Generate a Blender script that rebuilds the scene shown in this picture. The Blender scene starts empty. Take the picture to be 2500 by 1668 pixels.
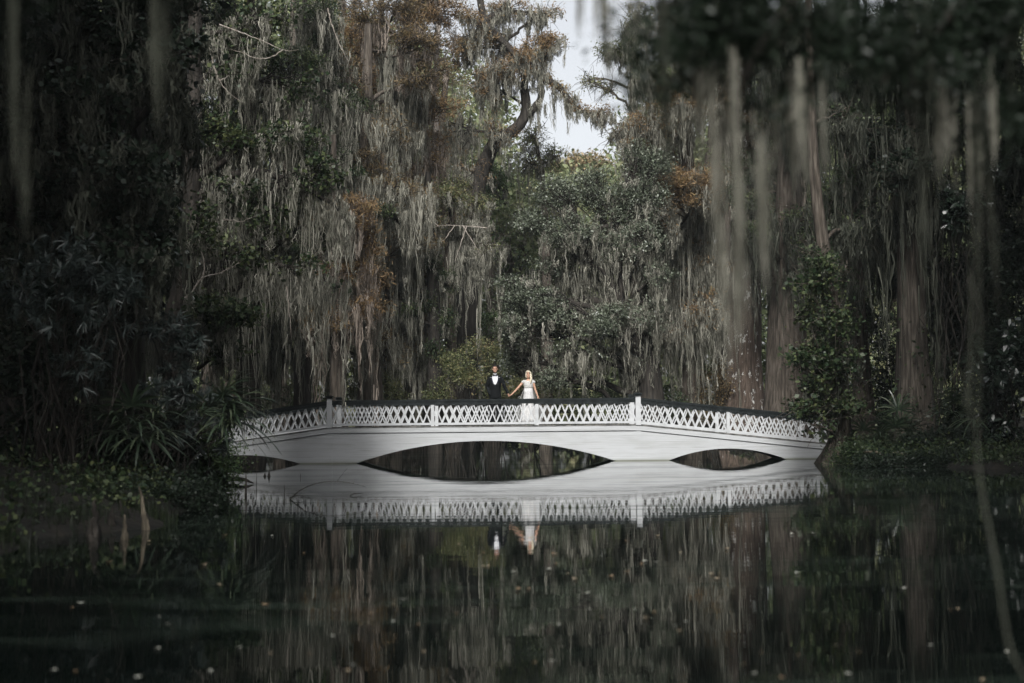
import bpy, math, random
import numpy as np
from mathutils import Vector, Matrix, Euler

rng = np.random.default_rng(11)
random.seed(5)
S = bpy.context.scene
COL = S.collection
R = math.radians

# ------------------------------------------------------------------ camera
CAM_H = 1.12
cd = bpy.data.cameras.new('camera'); cam = bpy.data.objects.new('camera', cd); COL.objects.link(cam)
cd.lens = 50; cd.sensor_width = 36; cd.clip_start = 0.1; cd.clip_end = 4000
cam.rotation_mode = 'QUATERNION'
CM = Euler((R(90 + 3.346), 0, 0)).to_matrix() @ Matrix.Rotation(R(-0.55), 3, 'Z')
cam.location = (0, 0, CAM_H); cam.rotation_quaternion = CM.to_quaternion()
S.camera = cam
cd.dof.use_dof = True; cd.dof.focus_distance = 43.5; cd.dof.aperture_fstop = 1.6
FPX = 3472.2

def P(u, v, Y):
    """point that stands at depth Y (metres) on the sight line of photo pixel u, v"""
    d = CM @ Vector(((u - 1250) / FPX, -(v - 834) / FPX, -1))
    k = Y / d.y
    return np.array([d.x * k, Y, CAM_H + d.z * k])
def PW(u, v, z=0.0):
    d = CM @ Vector(((u - 1250) / FPX, -(v - 834) / FPX, -1))
    k = (z - CAM_H) / d.z
    return np.array([d.x * k, d.y * k, z])

# ------------------------------------------------------------------ light
w = bpy.data.worlds.new('World'); S.world = w; w.use_nodes = True
nt = w.node_tree; nt.nodes.clear()
SUN_EL, SUN_AZ = 42, 186          # azimuth from +Y (north), clockwise: sun behind the camera
sky = nt.nodes.new('ShaderNodeTexSky'); sky.sky_type = 'NISHITA'; sky.sun_disc = False
sky.sun_elevation = R(SUN_EL); sky.sun_rotation = R(SUN_AZ); sky.air_density = 1.0; sky.dust_density = 4.0; sky.ozone_density = 1.0
hs = nt.nodes.new('ShaderNodeHueSaturation'); hs.inputs['Saturation'].default_value = 0.2
bg = nt.nodes.new('ShaderNodeBackground'); bg.inputs['Strength'].default_value = 0.12
wo = nt.nodes.new('ShaderNodeOutputWorld')
nt.links.new(sky.outputs[0], hs.inputs['Color']); nt.links.new(hs.outputs[0], bg.inputs['Color']); nt.links.new(bg.outputs[0], wo.inputs[0])
sl = bpy.data.lights.new('sun', 'SUN'); sl.energy = 2.3; sl.angle = R(14); sl.color = (1, 0.985, 0.95)
so = bpy.data.objects.new('sun', sl); COL.objects.link(so)
sd = Vector((math.sin(R(SUN_AZ)) * math.cos(R(SUN_EL)), math.cos(R(SUN_AZ)) * math.cos(R(SUN_EL)), math.sin(R(SUN_EL))))
so.rotation_mode = 'QUATERNION'; so.rotation_quaternion = sd.to_track_quat('Z', 'Y'); so.location = (0, -20, 60)
S.view_settings.view_transform = 'Standard'; S.view_settings.look = 'None'
S.view_settings.exposure = 0.78; S.view_settings.gamma = 1
S.cycles.max_bounces = 5; S.cycles.diffuse_bounces = 2; S.cycles.glossy_bounces = 3
S.cycles.transmission_bounces = 2; S.cycles.caustics_reflective = False; S.cycles.caustics_refractive = False
S.cycles.use_denoising = True
S.cycles.sample_clamp_indirect = 4

# ------------------------------------------------------------------ materials
def new_mat(name):
    m = bpy.data.materials.new(name); m.use_nodes = True
    n = m.node_tree.nodes; n.clear()
    o = n.new('ShaderNodeOutputMaterial')
    return m, m.node_tree, n, o
def ramp(n, stops):
    r = n.new('ShaderNodeValToRGB')
    e = r.color_ramp.elements
    while len(e) < len(stops): e.new(0.5)
    for k, (p, c) in enumerate(stops):
        e[k].position = p; e[k].color = (*c, 1) if len(c) == 3 else c
    return r
def noise(nt, scale, detail=3, vec=None, mapscale=None, coord='Object', rough=0.5):
    n = nt.nodes
    t = n.new('ShaderNodeTexNoise'); t.inputs['Scale'].default_value = scale; t.inputs['Detail'].default_value = detail
    t.inputs['Roughness'].default_value = rough
    tc = n.new('ShaderNodeTexCoord')
    if mapscale:
        mp = n.new('ShaderNodeMapping'); mp.inputs['Scale'].default_value = mapscale
        nt.links.new(tc.outputs[coord], mp.inputs[0]); nt.links.new(mp.outputs[0], t.inputs['Vector'])
    else:
        nt.links.new(tc.outputs[coord], t.inputs['Vector'])
    return t
def leafy(name, cols, rough=0.5, trans=0.25, spec=0.3, patch=0.5, pscale=0.6, pmap=None):
    """foliage: every leaf its own tone out of cols, clumps of leaves drift lighter and darker"""
    m, nt, n, o = new_mat(name)
    g = n.new('ShaderNodeNewGeometry')
    k = len(cols)
    r = ramp(n, [(i / max(1, k - 1), c) for i, c in enumerate(cols)])
    ns = noise(nt, pscale, 2, mapscale=pmap)
    mix = n.new('ShaderNodeMath'); mix.operation = 'MULTIPLY_ADD'
    nt.links.new(ns.outputs[0], mix.inputs[0]); mix.inputs[1].default_value = patch * 1.6; 
    sub = n.new('ShaderNodeMath'); sub.operation = 'MULTIPLY_ADD'
    nt.links.new(g.outputs['Random Per Island'], sub.inputs[0]); sub.inputs[1].default_value = 1 - patch * .6; sub.inputs[2].default_value = -patch * .5
    nt.links.new(sub.outputs[0], mix.inputs[2])
    nt.links.new(mix.outputs[0], r.inputs[0])
    b = n.new('ShaderNodeBsdfPrincipled'); b.inputs['Roughness'].default_value = rough
    b.inputs['Specular IOR Level'].default_value = spec
    nt.links.new(r.outputs[0], b.inputs['Base Color'])
    if trans > 0:
        t = n.new('ShaderNodeBsdfTranslucent'); nt.links.new(r.outputs[0], t.inputs['Color'])
        ms = n.new('ShaderNodeMixShader'); ms.inputs[0].default_value = trans
        nt.links.new(b.outputs[0], ms.inputs[1]); nt.links.new(t.outputs[0], ms.inputs[2]); nt.links.new(ms.outputs[0], o.inputs[0])
    else:
        nt.links.new(b.outputs[0], o.inputs[0])
    return m
def surf(name, cols, scale=3, mapscale=None, rough=0.8, bump=0.0, bscale=None, bmap=None, spec=0.3, detail=5, metal=0, stops=None):
    m, nt, n, o = new_mat(name)
    t = noise(nt, scale, detail, mapscale=mapscale)
    k = len(cols)
    r = ramp(n, [((stops[i] if stops else 0.3 + 0.4 * i / max(1, k - 1)), c) for i, c in enumerate(cols)])
    nt.links.new(t.outputs[0], r.inputs[0])
    b = n.new('ShaderNodeBsdfPrincipled'); b.inputs['Roughness'].default_value = rough; b.inputs['Specular IOR Level'].default_value = spec
    b.inputs['Metallic'].default_value = metal
    nt.links.new(r.outputs[0], b.inputs['Base Color'])
    if bump:
        t2 = noise(nt, bscale or scale * 3, 4, mapscale=bmap or mapscale)
        bp = n.new('ShaderNodeBump'); bp.inputs['Strength'].default_value = 0.8; bp.inputs['Distance'].default_value = bump
        nt.links.new(t2.outputs[0], bp.inputs['Height']); nt.links.new(bp.outputs[0], b.inputs['Normal'])
    nt.links.new(b.outputs[0], o.inputs[0])
    return m

M = {}
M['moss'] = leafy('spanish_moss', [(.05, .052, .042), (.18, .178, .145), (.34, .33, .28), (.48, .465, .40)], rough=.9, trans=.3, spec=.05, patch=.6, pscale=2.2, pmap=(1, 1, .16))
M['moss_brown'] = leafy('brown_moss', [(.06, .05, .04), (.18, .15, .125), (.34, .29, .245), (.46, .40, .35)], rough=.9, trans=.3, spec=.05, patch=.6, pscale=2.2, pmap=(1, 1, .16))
M['moss_shaded'] = leafy('shaded_moss', [(.03, .034, .028), (.08, .085, .068), (.15, .155, .125)], rough=.9, trans=.3, spec=.05, patch=.6, pscale=2.2, pmap=(1, 1, .16))  # same moss darkened: shade of the side margins put into its colour
M['cypress'] = leafy('rust_cypress_needles', [(.06, .038, .02), (.18, .115, .06), (.32, .22, .115), (.20, .165, .075)], rough=.7, trans=.35, patch=.6)
M['cypress_dull'] = leafy('dull_cypress_needles', [(.05, .045, .022), (.13, .10, .055), (.25, .175, .09), (.10, .11, .05)], rough=.7, trans=.35, patch=.6)
M['green'] = leafy('green_leaves', [(.025, .05, .02), (.075, .12, .05), (.18, .23, .10)], rough=.5, patch=.5)
M['light_green'] = leafy('yellow_green_leaves', [(.045, .065, .03), (.12, .145, .065), (.22, .225, .11), (.26, .19, .10)], rough=.5, trans=.4, patch=.5)
M['oak'] = leafy('grey_green_oak_leaves', [(.03, .04, .026), (.07, .088, .055), (.15, .175, .125), (.26, .28, .22)], rough=.4, trans=.1, spec=.6, patch=.4)
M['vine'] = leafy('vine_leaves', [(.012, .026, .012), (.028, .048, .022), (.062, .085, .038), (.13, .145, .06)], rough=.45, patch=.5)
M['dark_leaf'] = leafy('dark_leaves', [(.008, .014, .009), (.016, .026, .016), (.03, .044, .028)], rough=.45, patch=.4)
M['yellow_leaf'] = leafy('yellow_leaves', [(.10, .06, .015), (.28, .17, .03), (.22, .12, .02)], rough=.5, trans=.4)
M['oleander'] = leafy('narrow_grey_leaves', [(.010, .016, .014), (.024, .035, .031), (.06, .08, .072)], rough=.45, trans=.15, spec=.5, patch=.3)
M['magnolia'] = leafy('glossy_leaves', [(.010, .018, .012), (.02, .032, .022), (.035, .05, .035)], rough=.22, trans=.05, spec=.8, patch=.3)
M['palm'] = leafy('palmetto_blades', [(.02, .034, .02), (.045, .07, .04), (.10, .12, .07)], rough=.35, trans=.2, spec=.6, patch=.3)
M['grass'] = leafy('bank_grass', [(.006, .010, .005), (.015, .024, .011), (.035, .046, .022)], rough=.5)
M['autumn'] = leafy('pale_autumn_leaves', [(.22, .19, .12), (.34, .28, .17), (.42, .31, .18)], rough=.6, trans=.4)
M['far'] = leafy('far_leaves', [(.04, .06, .03), (.12, .155, .075), (.25, .28, .15), (.33, .30, .17)], rough=.7, trans=.3, patch=.7, pscale=.18)
M['bark'] = surf('grey_brown_bark', [(.025, .021, .017), (.07, .058, .047), (.14, .12, .10)], scale=4, mapscale=(3, 3, .35), rough=.95, bump=.05, bscale=9)
M['bark_red'] = surf('red_brown_bark', [(.018, .016, .013), (.052, .044, .036), (.12, .105, .088)], scale=4, mapscale=(4, 4, .3), rough=.95, bump=.05, bscale=9)
M['bark_dark'] = surf('dark_wet_bark', [(.012, .011, .010), (.03, .026, .022), (.06, .052, .045)], scale=4, mapscale=(3, 3, .4), rough=.9, bump=.04, bscale=9)
M['bark_pale'] = surf('pale_bare_wood', [(.20, .17, .14), (.34, .30, .26), (.45, .41, .37)], scale=5, mapscale=(3, 3, .3), rough=.85, bump=.02, bscale=9)
M['deadwood'] = surf('weathered_stump_wood', [(.02, .017, .012), (.08, .068, .05), (.22, .19, .14)], scale=9, mapscale=(3, 3, .4), rough=.9, bump=.02)

# bark with white lichen blotches
def lichen_bark():
    m, nt, n, o = new_mat('bark_with_white_lichen')
    t = noise(nt, 4, 5, mapscale=(4, 4, .35)); r = ramp(n, [(.3, (.03, .022, .017)), (.5, (.08, .058, .045)), (.7, (.15, .115, .09))])
    nt.links.new(t.outputs[0], r.inputs[0])
    t2 = noise(nt, 3.2, 6, mapscale=(1.3, 1.3, .75), rough=.72); r2 = ramp(n, [(.585, (0, 0, 0)), (.605, (1, 1, 1))])
    nt.links.new(t2.outputs[0], r2.inputs[0])
    mx = n.new('ShaderNodeMixRGB'); nt.links.new(r2.outputs[0], mx.inputs[0]); nt.links.new(r.outputs[0], mx.inputs[1]); mx.inputs[2].default_value = (.55, .55, .53, 1)
    b = n.new('ShaderNodeBsdfPrincipled'); b.inputs['Roughness'].default_value = .95
    nt.links.new(mx.outputs[0], b.inputs['Base Color'])
    t3 = noise(nt, 10, 4, mapscale=(4, 4, .35)); bp = n.new('ShaderNodeBump'); bp.inputs['Distance'].default_value = .05; bp.inputs['Strength'].default_value = .8
    nt.links.new(t3.outputs[0], bp.inputs['Height']); nt.links.new(bp.outputs[0], b.inputs['Normal'])
    nt.links.new(b.outputs[0], o.inputs[0]); return m
M['lichen'] = lichen_bark()

def white_paint():
    m, nt, n, o = new_mat('white_painted_boards')
    t = noise(nt, 1.3, 6, mapscale=(.5, 1, 2.5), rough=.6); r = ramp(n, [(.25, (.40, .41, .41)), (.5, (.48, .495, .51)), (.8, (.54, .555, .57))])
    nt.links.new(t.outputs[0], r.inputs[0])
    # thin grey horizontal board joints and streaks of weathering
    t2 = noise(nt, 2.2, 4, mapscale=(.35, .35, 22)); r2 = ramp(n, [(.40, (.70, .70, .69)), (.46, (1, 1, 1))])
    nt.links.new(t2.outputs[0], r2.inputs[0])
    t4 = noise(nt, 6, 3, mapscale=(2.5, 1, .5)); r4 = ramp(n, [(.30, (.90, .90, .88)), (.42, (1, 1, 1))]); nt.links.new(t4.outputs[0], r4.inputs[0])
    mx = n.new('ShaderNodeMixRGB'); mx.blend_type = 'MULTIPLY'; mx.inputs[0].default_value = .4
    nt.links.new(r.outputs[0], mx.inputs[1]); nt.links.new(r2.outputs[0], mx.inputs[2])
    mx2 = n.new('ShaderNodeMixRGB'); mx2.blend_type = 'MULTIPLY'; mx2.inputs[0].default_value = .06
    nt.links.new(mx.outputs[0], mx2.inputs[1]); nt.links.new(r4.outputs[0], mx2.inputs[2])
    # green-grey tide mark just above the water
    tc = n.new('ShaderNodeTexCoord'); sx = n.new('ShaderNodeSeparateXYZ'); nt.links.new(tc.outputs['Object'], sx.inputs[0])
    r3 = ramp(n, [(.015, (.9, .9, .9)), (.035, (.35, .35, .35)), (.09, (0, 0, 0))]); nt.links.new(sx.outputs['Z'], r3.inputs[0])
    mx3 = n.new('ShaderNodeMixRGB'); nt.links.new(r3.outputs[0], mx3.inputs[0]); nt.links.new(mx2.outputs[0], mx3.inputs[1]); mx3.inputs[2].default_value = (.17, .18, .13, 1)
    b = n.new('ShaderNodeBsdfPrincipled'); b.inputs['Roughness'].default_value = .55; b.inputs['Specular IOR Level'].default_value = .3
    nt.links.new(mx3.outputs[0], b.inputs['Base Color'])
    fr = n.new('ShaderNodeMath'); fr.operation = 'PINGPONG'; nt.links.new(sx.outputs['Z'], fr.inputs[0]); fr.inputs[1].default_value = .095
    lt = n.new('ShaderNodeMath'); lt.operation = 'LESS_THAN'; nt.links.new(fr.outputs[0], lt.inputs[0]); lt.inputs[1].default_value = .0045
    tj = noise(nt, 1.0, 2, mapscale=(.9, .9, 4)); rj = ramp(n, [(.45, (0, 0, 0)), (.6, (.75, .75, .75))]); nt.links.new(tj.outputs[0], rj.inputs[0])
    mj = n.new('ShaderNodeMath'); mj.operation = 'MULTIPLY'; nt.links.new(lt.outputs[0], mj.inputs[0]); nt.links.new(rj.outputs[0], mj.inputs[1])
    mx4 = n.new('ShaderNodeMixRGB'); nt.links.new(mj.outputs[0], mx4.inputs[0]); nt.links.new(mx3.outputs[0], mx4.inputs[1]); mx4.inputs[2].default_value = (.22, .22, .21, 1)
    nt.links.new(mx4.outputs[0], b.inputs['Base Color'])
    bp = n.new('ShaderNodeBump'); bp.inputs['Distance'].default_value = .002; bp.inputs['Strength'].default_value = .5
    nt.links.new(t2.outputs[0], bp.inputs['Height']); nt.links.new(bp.outputs[0], b.inputs['Normal'])
    nt.links.new(b.outputs[0], o.inputs[0]); return m
M['white'] = white_paint()
M['white_rail'] = surf('white_painted_slats', [(.43, .44, .45), (.51, .525, .54), (.56, .575, .59)], scale=5, rough=.5)
M['black_rail'] = surf('black_painted_rail', [(.006, .008, .009), (.010, .014, .015), (.02, .024, .025)], scale=6, rough=.4, spec=.3)
M['deck'] = surf('weathered_grey_planks', [(.05, .05, .048), (.13, .13, .125), (.22, .215, .20)], scale=6, mapscale=(1, 1, 1), rough=.9, bump=.01)
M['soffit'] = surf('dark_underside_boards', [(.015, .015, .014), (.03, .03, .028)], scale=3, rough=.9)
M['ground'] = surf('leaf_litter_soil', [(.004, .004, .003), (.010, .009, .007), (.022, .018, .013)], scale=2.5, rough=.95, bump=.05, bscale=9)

def water_mat():
    m, nt, n, o = new_mat('dark_pond_water')
    b = n.new('ShaderNodeBsdfPrincipled'); b.inputs['Base Color'].default_value = (.002, .0035, .003, 1)
    b.inputs['Roughness'].default_value = .01; b.inputs['IOR'].default_value = 1.33
    t = noise(nt, 1.0, 3, mapscale=(.5, 2.8, 1)); t5 = noise(nt, 1.0, 2, mapscale=(.12, .30, 1))
    ad = n.new('ShaderNodeMath'); ad.operation = 'MULTIPLY_ADD'; nt.links.new(t5.outputs[0], ad.inputs[0]); ad.inputs[1].default_value = 3.0; nt.links.new(t.outputs[0], ad.inputs[2])
    bp = n.new('ShaderNodeBump'); bp.inputs['Distance'].default_value = .0011; bp.inputs['Strength'].default_value = 1.0
    nt.links.new(ad.outputs[0], bp.inputs['Height']); nt.links.new(bp.outputs[0], b.inputs['Normal'])
    # thin drifting film of pollen and duckweed dust
    t2 = noise(nt, 1.0, 5, mapscale=(.07, .42, 1), rough=.6); t2.inputs['Distortion'].default_value = 1.2; r2 = ramp(n, [(.44, (0, 0, 0)), (.64, (1, 1, 1))]); nt.links.new(t2.outputs[0], r2.inputs[0])
    t3 = noise(nt, 1.0, 4, mapscale=(.5, 3.5, 1), rough=.65); t3.inputs['Distortion'].default_value = .8; r3 = ramp(n, [(.45, (0, 0, 0)), (.7, (1, 1, 1))]); nt.links.new(t3.outputs[0], r3.inputs[0])
    mu = n.new('ShaderNodeMath'); mu.operation = 'MULTIPLY'; nt.links.new(r2.outputs[0], mu.inputs[0]); nt.links.new(r3.outputs[0], mu.inputs[1])
    mu2 = n.new('ShaderNodeMath'); mu2.operation = 'MULTIPLY'; nt.links.new(mu.outputs[0], mu2.inputs[0]); mu2.inputs[1].default_value = .8
    d = n.new('ShaderNodeBsdfDiffuse'); d.inputs['Color'].default_value = (.026, .036, .028, 1)
    ms = n.new('ShaderNodeMixShader'); nt.links.new(mu2.outputs[0], ms.inputs[0]); nt.links.new(b.outputs[0], ms.inputs[1]); nt.links.new(d.outputs[0], ms.inputs[2])
    nt.links.new(ms.outputs[0], o.inputs[0]); return m
M['water'] = water_mat()
def plain(name, c, rough=.6, spec=.3):
    m, nt, n, o = new_mat(name)
    b = n.new('ShaderNodeBsdfPrincipled'); b.inputs['Roughness'].default_value = rough; b.inputs['Specular IOR Level'].default_value = spec
    t = noise(nt, 30, 3); r = ramp(n, [(.3, tuple(x * .82 for x in c)), (.7, tuple(min(1, x * 1.15) for x in c))])
    nt.links.new(t.outputs[0], r.inputs[0]); nt.links.new(r.outputs[0], b.inputs['Base Color']); nt.links.new(b.outputs[0], o.inputs[0]); return m

# ------------------------------------------------------------------ mesh helpers
class Buf:
    def __init__(s): s.V = []; s.F = []; s.I = []; s.n = 0
    def add(s, V, F, mi=0):
        V = np.asarray(V, float).reshape(-1, 3); F = np.asarray(F, int).reshape(-1, 4)
        if len(V) == 0: return
        s.V.append(V); s.F.append(F + s.n); s.I.append(np.full(len(F), mi)); s.n += len(V)
    def box(s, lo, hi, mi=0):
        x0, y0, z0 = lo; x1, y1, z1 = hi
        s.hexa([(x0, y0, z0), (x1, y0, z0), (x1, y1, z0), (x0, y1, z0), (x0, y0, z1), (x1, y0, z1), (x1, y1, z1), (x0, y1, z1)], mi)
    def hexa(s, c, mi=0):
        s.add(c, [(0, 3, 2, 1), (4, 5, 6, 7), (0, 1, 5, 4), (1, 2, 6, 5), (2, 3, 7, 6), (3, 0, 4, 7)], mi)
    def build(s, name, mats, parent=None, smooth=False):
        me = bpy.data.meshes.new(name)
        if s.V:
            V = np.concatenate(s.V); F = np.concatenate(s.F); I = np.concatenate(s.I)
            me.vertices.add(len(V)); me.vertices.foreach_set('co', V.astype(np.float32).ravel())
            me.loops.add(F.size); me.loops.foreach_set('vertex_index', F.astype(np.int32).ravel())
            me.polygons.add(len(F)); me.polygons.foreach_set('loop_start', np.arange(0, F.size, 4, dtype=np.int32))
            me.update(calc_edges=True)
            me.polygons.foreach_set('material_index', I.astype(np.int32))
            me.polygons.foreach_set('use_smooth', np.full(len(F), bool(smooth)))
        for m in (mats if isinstance(mats, (list, tuple)) else [mats]): me.materials.append(m)
        o = bpy.data.objects.new(name, me); COL.objects.link(o)
        if parent is not None:
            o.parent = parent; o.location = [-a for a in parent.location]
        return o

def tag(o, label=None, cat=None, group=None, kind=None):
    if label: o['label'] = label
    if cat: o['category'] = cat
    if group: o['group'] = group
    if kind: o['kind'] = kind
    return o
def thing(name, label, cat, loc=(0, 0, 0), group=None):
    o = bpy.data.objects.new(name, None); COL.objects.link(o); o.location = [float(a) for a in loc]
    o.empty_display_size = .2
    return tag(o, label, cat, group)

def unit(v):
    return v / np.maximum(np.linalg.norm(v, axis=-1, keepdims=True), 1e-9)
def tube(b, pts, rad, n=8, mi=0, flute=None, cap=True):
    pts = np.asarray(pts, float); rad = np.asarray(rad, float); k = len(pts)
    t = np.gradient(pts, axis=0); t = unit(t)
    ref = np.array([1., 0, 0]) if abs(t[:, 2]).mean() > .7 else np.array([0, 0, 1.])
    a = unit(np.cross(t, ref)); c = np.cross(t, a)
    th = np.linspace(0, 2 * np.pi, n, endpoint=False)
    rr = rad[:, None] * np.ones((1, n))
    if flute is not None: rr = rr * flute(th[None, :], np.arange(k)[:, None])
    V = pts[:, None, :] + rr[..., None] * (np.cos(th)[None, :, None] * a[:, None, :] + np.sin(th)[None, :, None] * c[:, None, :])
    idx = np.arange(k * n).reshape(k, n)
    F = np.stack([idx[:-1], np.roll(idx[:-1], -1, 1), np.roll(idx[1:], -1, 1), idx[1:]], -1).reshape(-1, 4)
    b.add(V, F, mi)
def wiggle_path(p0, p1, k=8, sag=0., amp=.05):
    p0 = np.asarray(p0, float); p1 = np.asarray(p1, float)
    t = np.linspace(0, 1, k)[:, None]; L = np.linalg.norm(p1 - p0)
    q = p0 + (p1 - p0) * t
    q[:, 2] += (sag * L * 4 * t * (1 - t))[:, 0]
    q[1:-1] += rng.normal(0, amp * L, (k - 2, 3)) * np.array([1, 1, .7])
    return q
def smooth_path(pts, k):
    """Catmull-Rom resample of rows (x, y, z, r)"""
    pts = np.asarray(pts, float); n = len(pts)
    Q = np.vstack([2 * pts[0] - pts[1], pts, 2 * pts[-1] - pts[-2]])
    out = []
    for s in np.linspace(0, n - 1 - 1e-6, k):
        i = int(s); t = s - i; a, b_, c, d = Q[i:i + 4]
        out.append(.5 * (2 * b_ + (c - a) * t + (2 * a - 5 * b_ + 4 * c - d) * t * t + (3 * b_ - a - 3 * c + d) * t ** 3))
    return np.array(out)

def moss(b, A, L, strands=26, segs=3, width=.026, spread=.13, mi=0):
    """hanks of hanging moss: A (n,3) points they hang from, L (n,) lengths; short curly tufts set all down a core, so a hank tapers to a ragged tip"""
    A = np.asarray(A, float).reshape(-1, 3); n = len(A)
    if n == 0: return
    L = np.asarray(L, float) * np.ones(n)
    N = n * strands
    a = np.repeat(A, strands, 0); Lr = np.repeat(L, strands)
    st = rng.uniform(0, 1, N) ** 1.25; st[rng.random(N) < .25] = 0
    l = np.minimum(Lr * (1 - st) * rng.uniform(.5, 1.15, N) + .08, rng.uniform(.25, .9, N) * (.5 + .35 * Lr))
    thick = np.repeat(rng.uniform(.35, 1.5, n), strands)
    off = rng.normal(0, 1, (N, 2)) * (spread * thick * (1 - .8 * st) * np.minimum(1, .5 + .3 * Lr))[:, None]
    ph = rng.uniform(0, np.pi, N); t = np.linspace(0, 1, segs + 1)
    kw = min(1, spread / .1); wob = rng.normal(0, .034 * kw ** 1.3, (N, segs + 1, 2)); wob[:, 0] = 0
    bend = np.repeat(rng.normal(0, .035, (n, 2)), strands, 0); core = bend * (st * Lr)[:, None] + kw * np.repeat(rng.normal(0, .05, (n, 2)), strands, 0) * np.sin(st * 5)[:, None]
    cx = a[:, 0, None] + core[:, 0, None] + off[:, 0, None] * (1 - .6 * t) + wob[..., 0]
    cy = a[:, 1, None] + core[:, 1, None] + off[:, 1, None] * (1 - .6 * t) + wob[..., 1]
    cz = a[:, 2, None] + rng.uniform(-.06, .10, N)[:, None] - (st * Lr)[:, None] - l[:, None] * t
    wd = width * rng.uniform(.5, 1.8, N)[:, None] * (1.05 - t) ** .5 * rng.uniform(.6, 1.2, (N, segs + 1)) * .5
    dx = np.cos(ph)[:, None] * wd; dy = np.sin(ph)[:, None] * wd
    V = np.stack([np.stack([cx - dx, cy - dy, cz], -1), np.stack([cx + dx, cy + dy, cz], -1)], 2)
    base = (np.arange(N) * (segs + 1) * 2)[:, None] + np.arange(segs)[None, :] * 2
    F = np.stack([base, base + 1, base + 3, base + 2], -1)
    b.add(V, F, mi)

def leaves(b, C, size=.1, aspect=.5, up=.6, mi=0, droop=0., jit=.4):
    C = np.asarray(C, float).reshape(-1, 3); n = len(C)
    if n == 0: return
    nr = unit(rng.normal(0, 1, (n, 3)) + np.array([0, 0, up * 2]))
    a = unit(np.cross(nr, rng.normal(0, 1, (n, 3)))); a[:, 2] -= droop; a = unit(a)
    c = unit(np.cross(nr, a))
    s = size * np.clip(rng.lognormal(-.06, .34, n), .4, 1.6)[:, None] * .5
    V = np.stack([C - a * s, C + c * s * aspect, C + a * s, C - c * s * aspect], 1)
    b.add(V, np.arange(4 * n).reshape(n, 4), mi)
def rosette(b, C, D, n=12, length=.18, width=.022, mi=0, openness=.9):
    """whorls of long narrow leaves round points C pointing along D"""
    C = np.repeat(np.asarray(C, float), n, 0); D = np.repeat(unit(np.asarray(D, float)), n, 0); N = len(C)
    r = unit(np.cross(D, rng.normal(0, 1, (N, 3))))
    a = unit(D * rng.uniform(.1, 1.1, (N, 1)) + r * openness); a[:, 2] -= .12; a = unit(a)
    c = unit(np.cross(a, D + rng.normal(0, .3, (N, 3)))); l = length * rng.uniform(.6, 1.15, (N, 1)); ww = width * rng.uniform(.7, 1.2, (N, 1)) / 2
    m1 = C + a * l * .35; m2 = C + a * l * .7; m2[:, 2] -= l[:, 0] * .04; tip = C + a * l; tip[:, 2] -= l[:, 0] * .14
    V = np.stack([C - c * ww * .3, C + c * ww * .3, m1 - c * ww, m1 + c * ww, m2 - c * ww * .8, m2 + c * ww * .8, tip - c * .001, tip + c * .001], 1)
    o = (np.arange(N) * 8)[:, None]
    F = np.stack([np.stack([o[:, 0] + k, o[:, 0] + k + 1, o[:, 0] + k + 3, o[:, 0] + k + 2], -1) for k in (0, 2, 4)], 1)
    b.add(V, F, mi)

# ------------------------------------------------------------------ pond outline and ground
LX = np.array([(-12, -14), (0, -12), (6, -9), (10, -5.6), (13, -4.5), (16, -4.6), (20, -4.6), (24, -5.0), (28, -6.3), (34, -8.6), (40, -10.6), (46, -12), (54, -13), (58, -12)])
RX = np.array([(-12, 17), (10, 16), (20, 15), (28, 13.2), (32, 11.7), (34.5, 10.4), (36.5, 9.3), (38, 8.7), (41, 9.2), (46, 10.5), (54, 13), (58, 14)])
FARY = 57.0
def far_edge(x):      # a cove runs back between the trees beyond the centre span
    return FARY + 1.6 * np.sin(x * .35) + .8 * np.sin(x * 1.1) + 34 / (1 + np.exp(-(x + 12) * 1.2)) / (1 + np.exp((x - 6.5) * 1.2))
def pond_dist(x, y):
    """positive on land, negative in the pond, roughly in metres"""
    xl = np.interp(y, LX[:, 0], LX[:, 1]); xr = np.interp(y, RX[:, 0], RX[:, 1])
    wob = .35 * np.sin(x * .9 + y * .7) + .25 * np.sin(y * 1.9 - x * .4)
    far = far_edge(x)
    return np.maximum(np.maximum(xl - x, x - xr) + wob, np.maximum(y - far, -9 - y))
def gz(x, y):
    d = pond_dist(np.asarray(x, float), np.asarray(y, float))
    z = np.where(d > 0, .06 + .55 * (1 - np.exp(-d / 2.2)) + .02 * d * (d < 30) + .6 * (d >= 30), -.0 + d * .55)
    z = z + .09 * np.sin(np.asarray(x) * 1.7 + 1) * np.sin(np.asarray(y) * 1.3) * (d > .5)
    return np.clip(z, -1.6, 6)
gx = np.concatenate([np.array([-1600, -800, -400, -200, -120, -80]), np.linspace(-60, 60, 241), np.array([80, 120, 200, 400, 800, 1600])])
gy = np.concatenate([np.array([-1600, -600, -200, -80, -40]), np.linspace(-20, 120, 281), np.array([160, 240, 500, 1000, 2500])])
GX, GY = np.meshgrid(gx, gy, indexing='ij'); GZ = gz(GX, GY)
b = Buf(); nx, ny = GX.shape; idx = np.arange(nx * ny).reshape(nx, ny)
b.add(np.stack([GX, GY, GZ], -1), np.stack([idx[:-1, :-1], idx[1:, :-1], idx[1:, 1:], idx[:-1, 1:]], -1))
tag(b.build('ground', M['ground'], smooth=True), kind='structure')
b = Buf(); b.add([(-60, -30, 0), (60, -30, 0), (60, 100, 0), (-60, 100, 0)], [(0, 1, 2, 3)])
tag(b.build('pond_water', M['water']), kind='structure')

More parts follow.
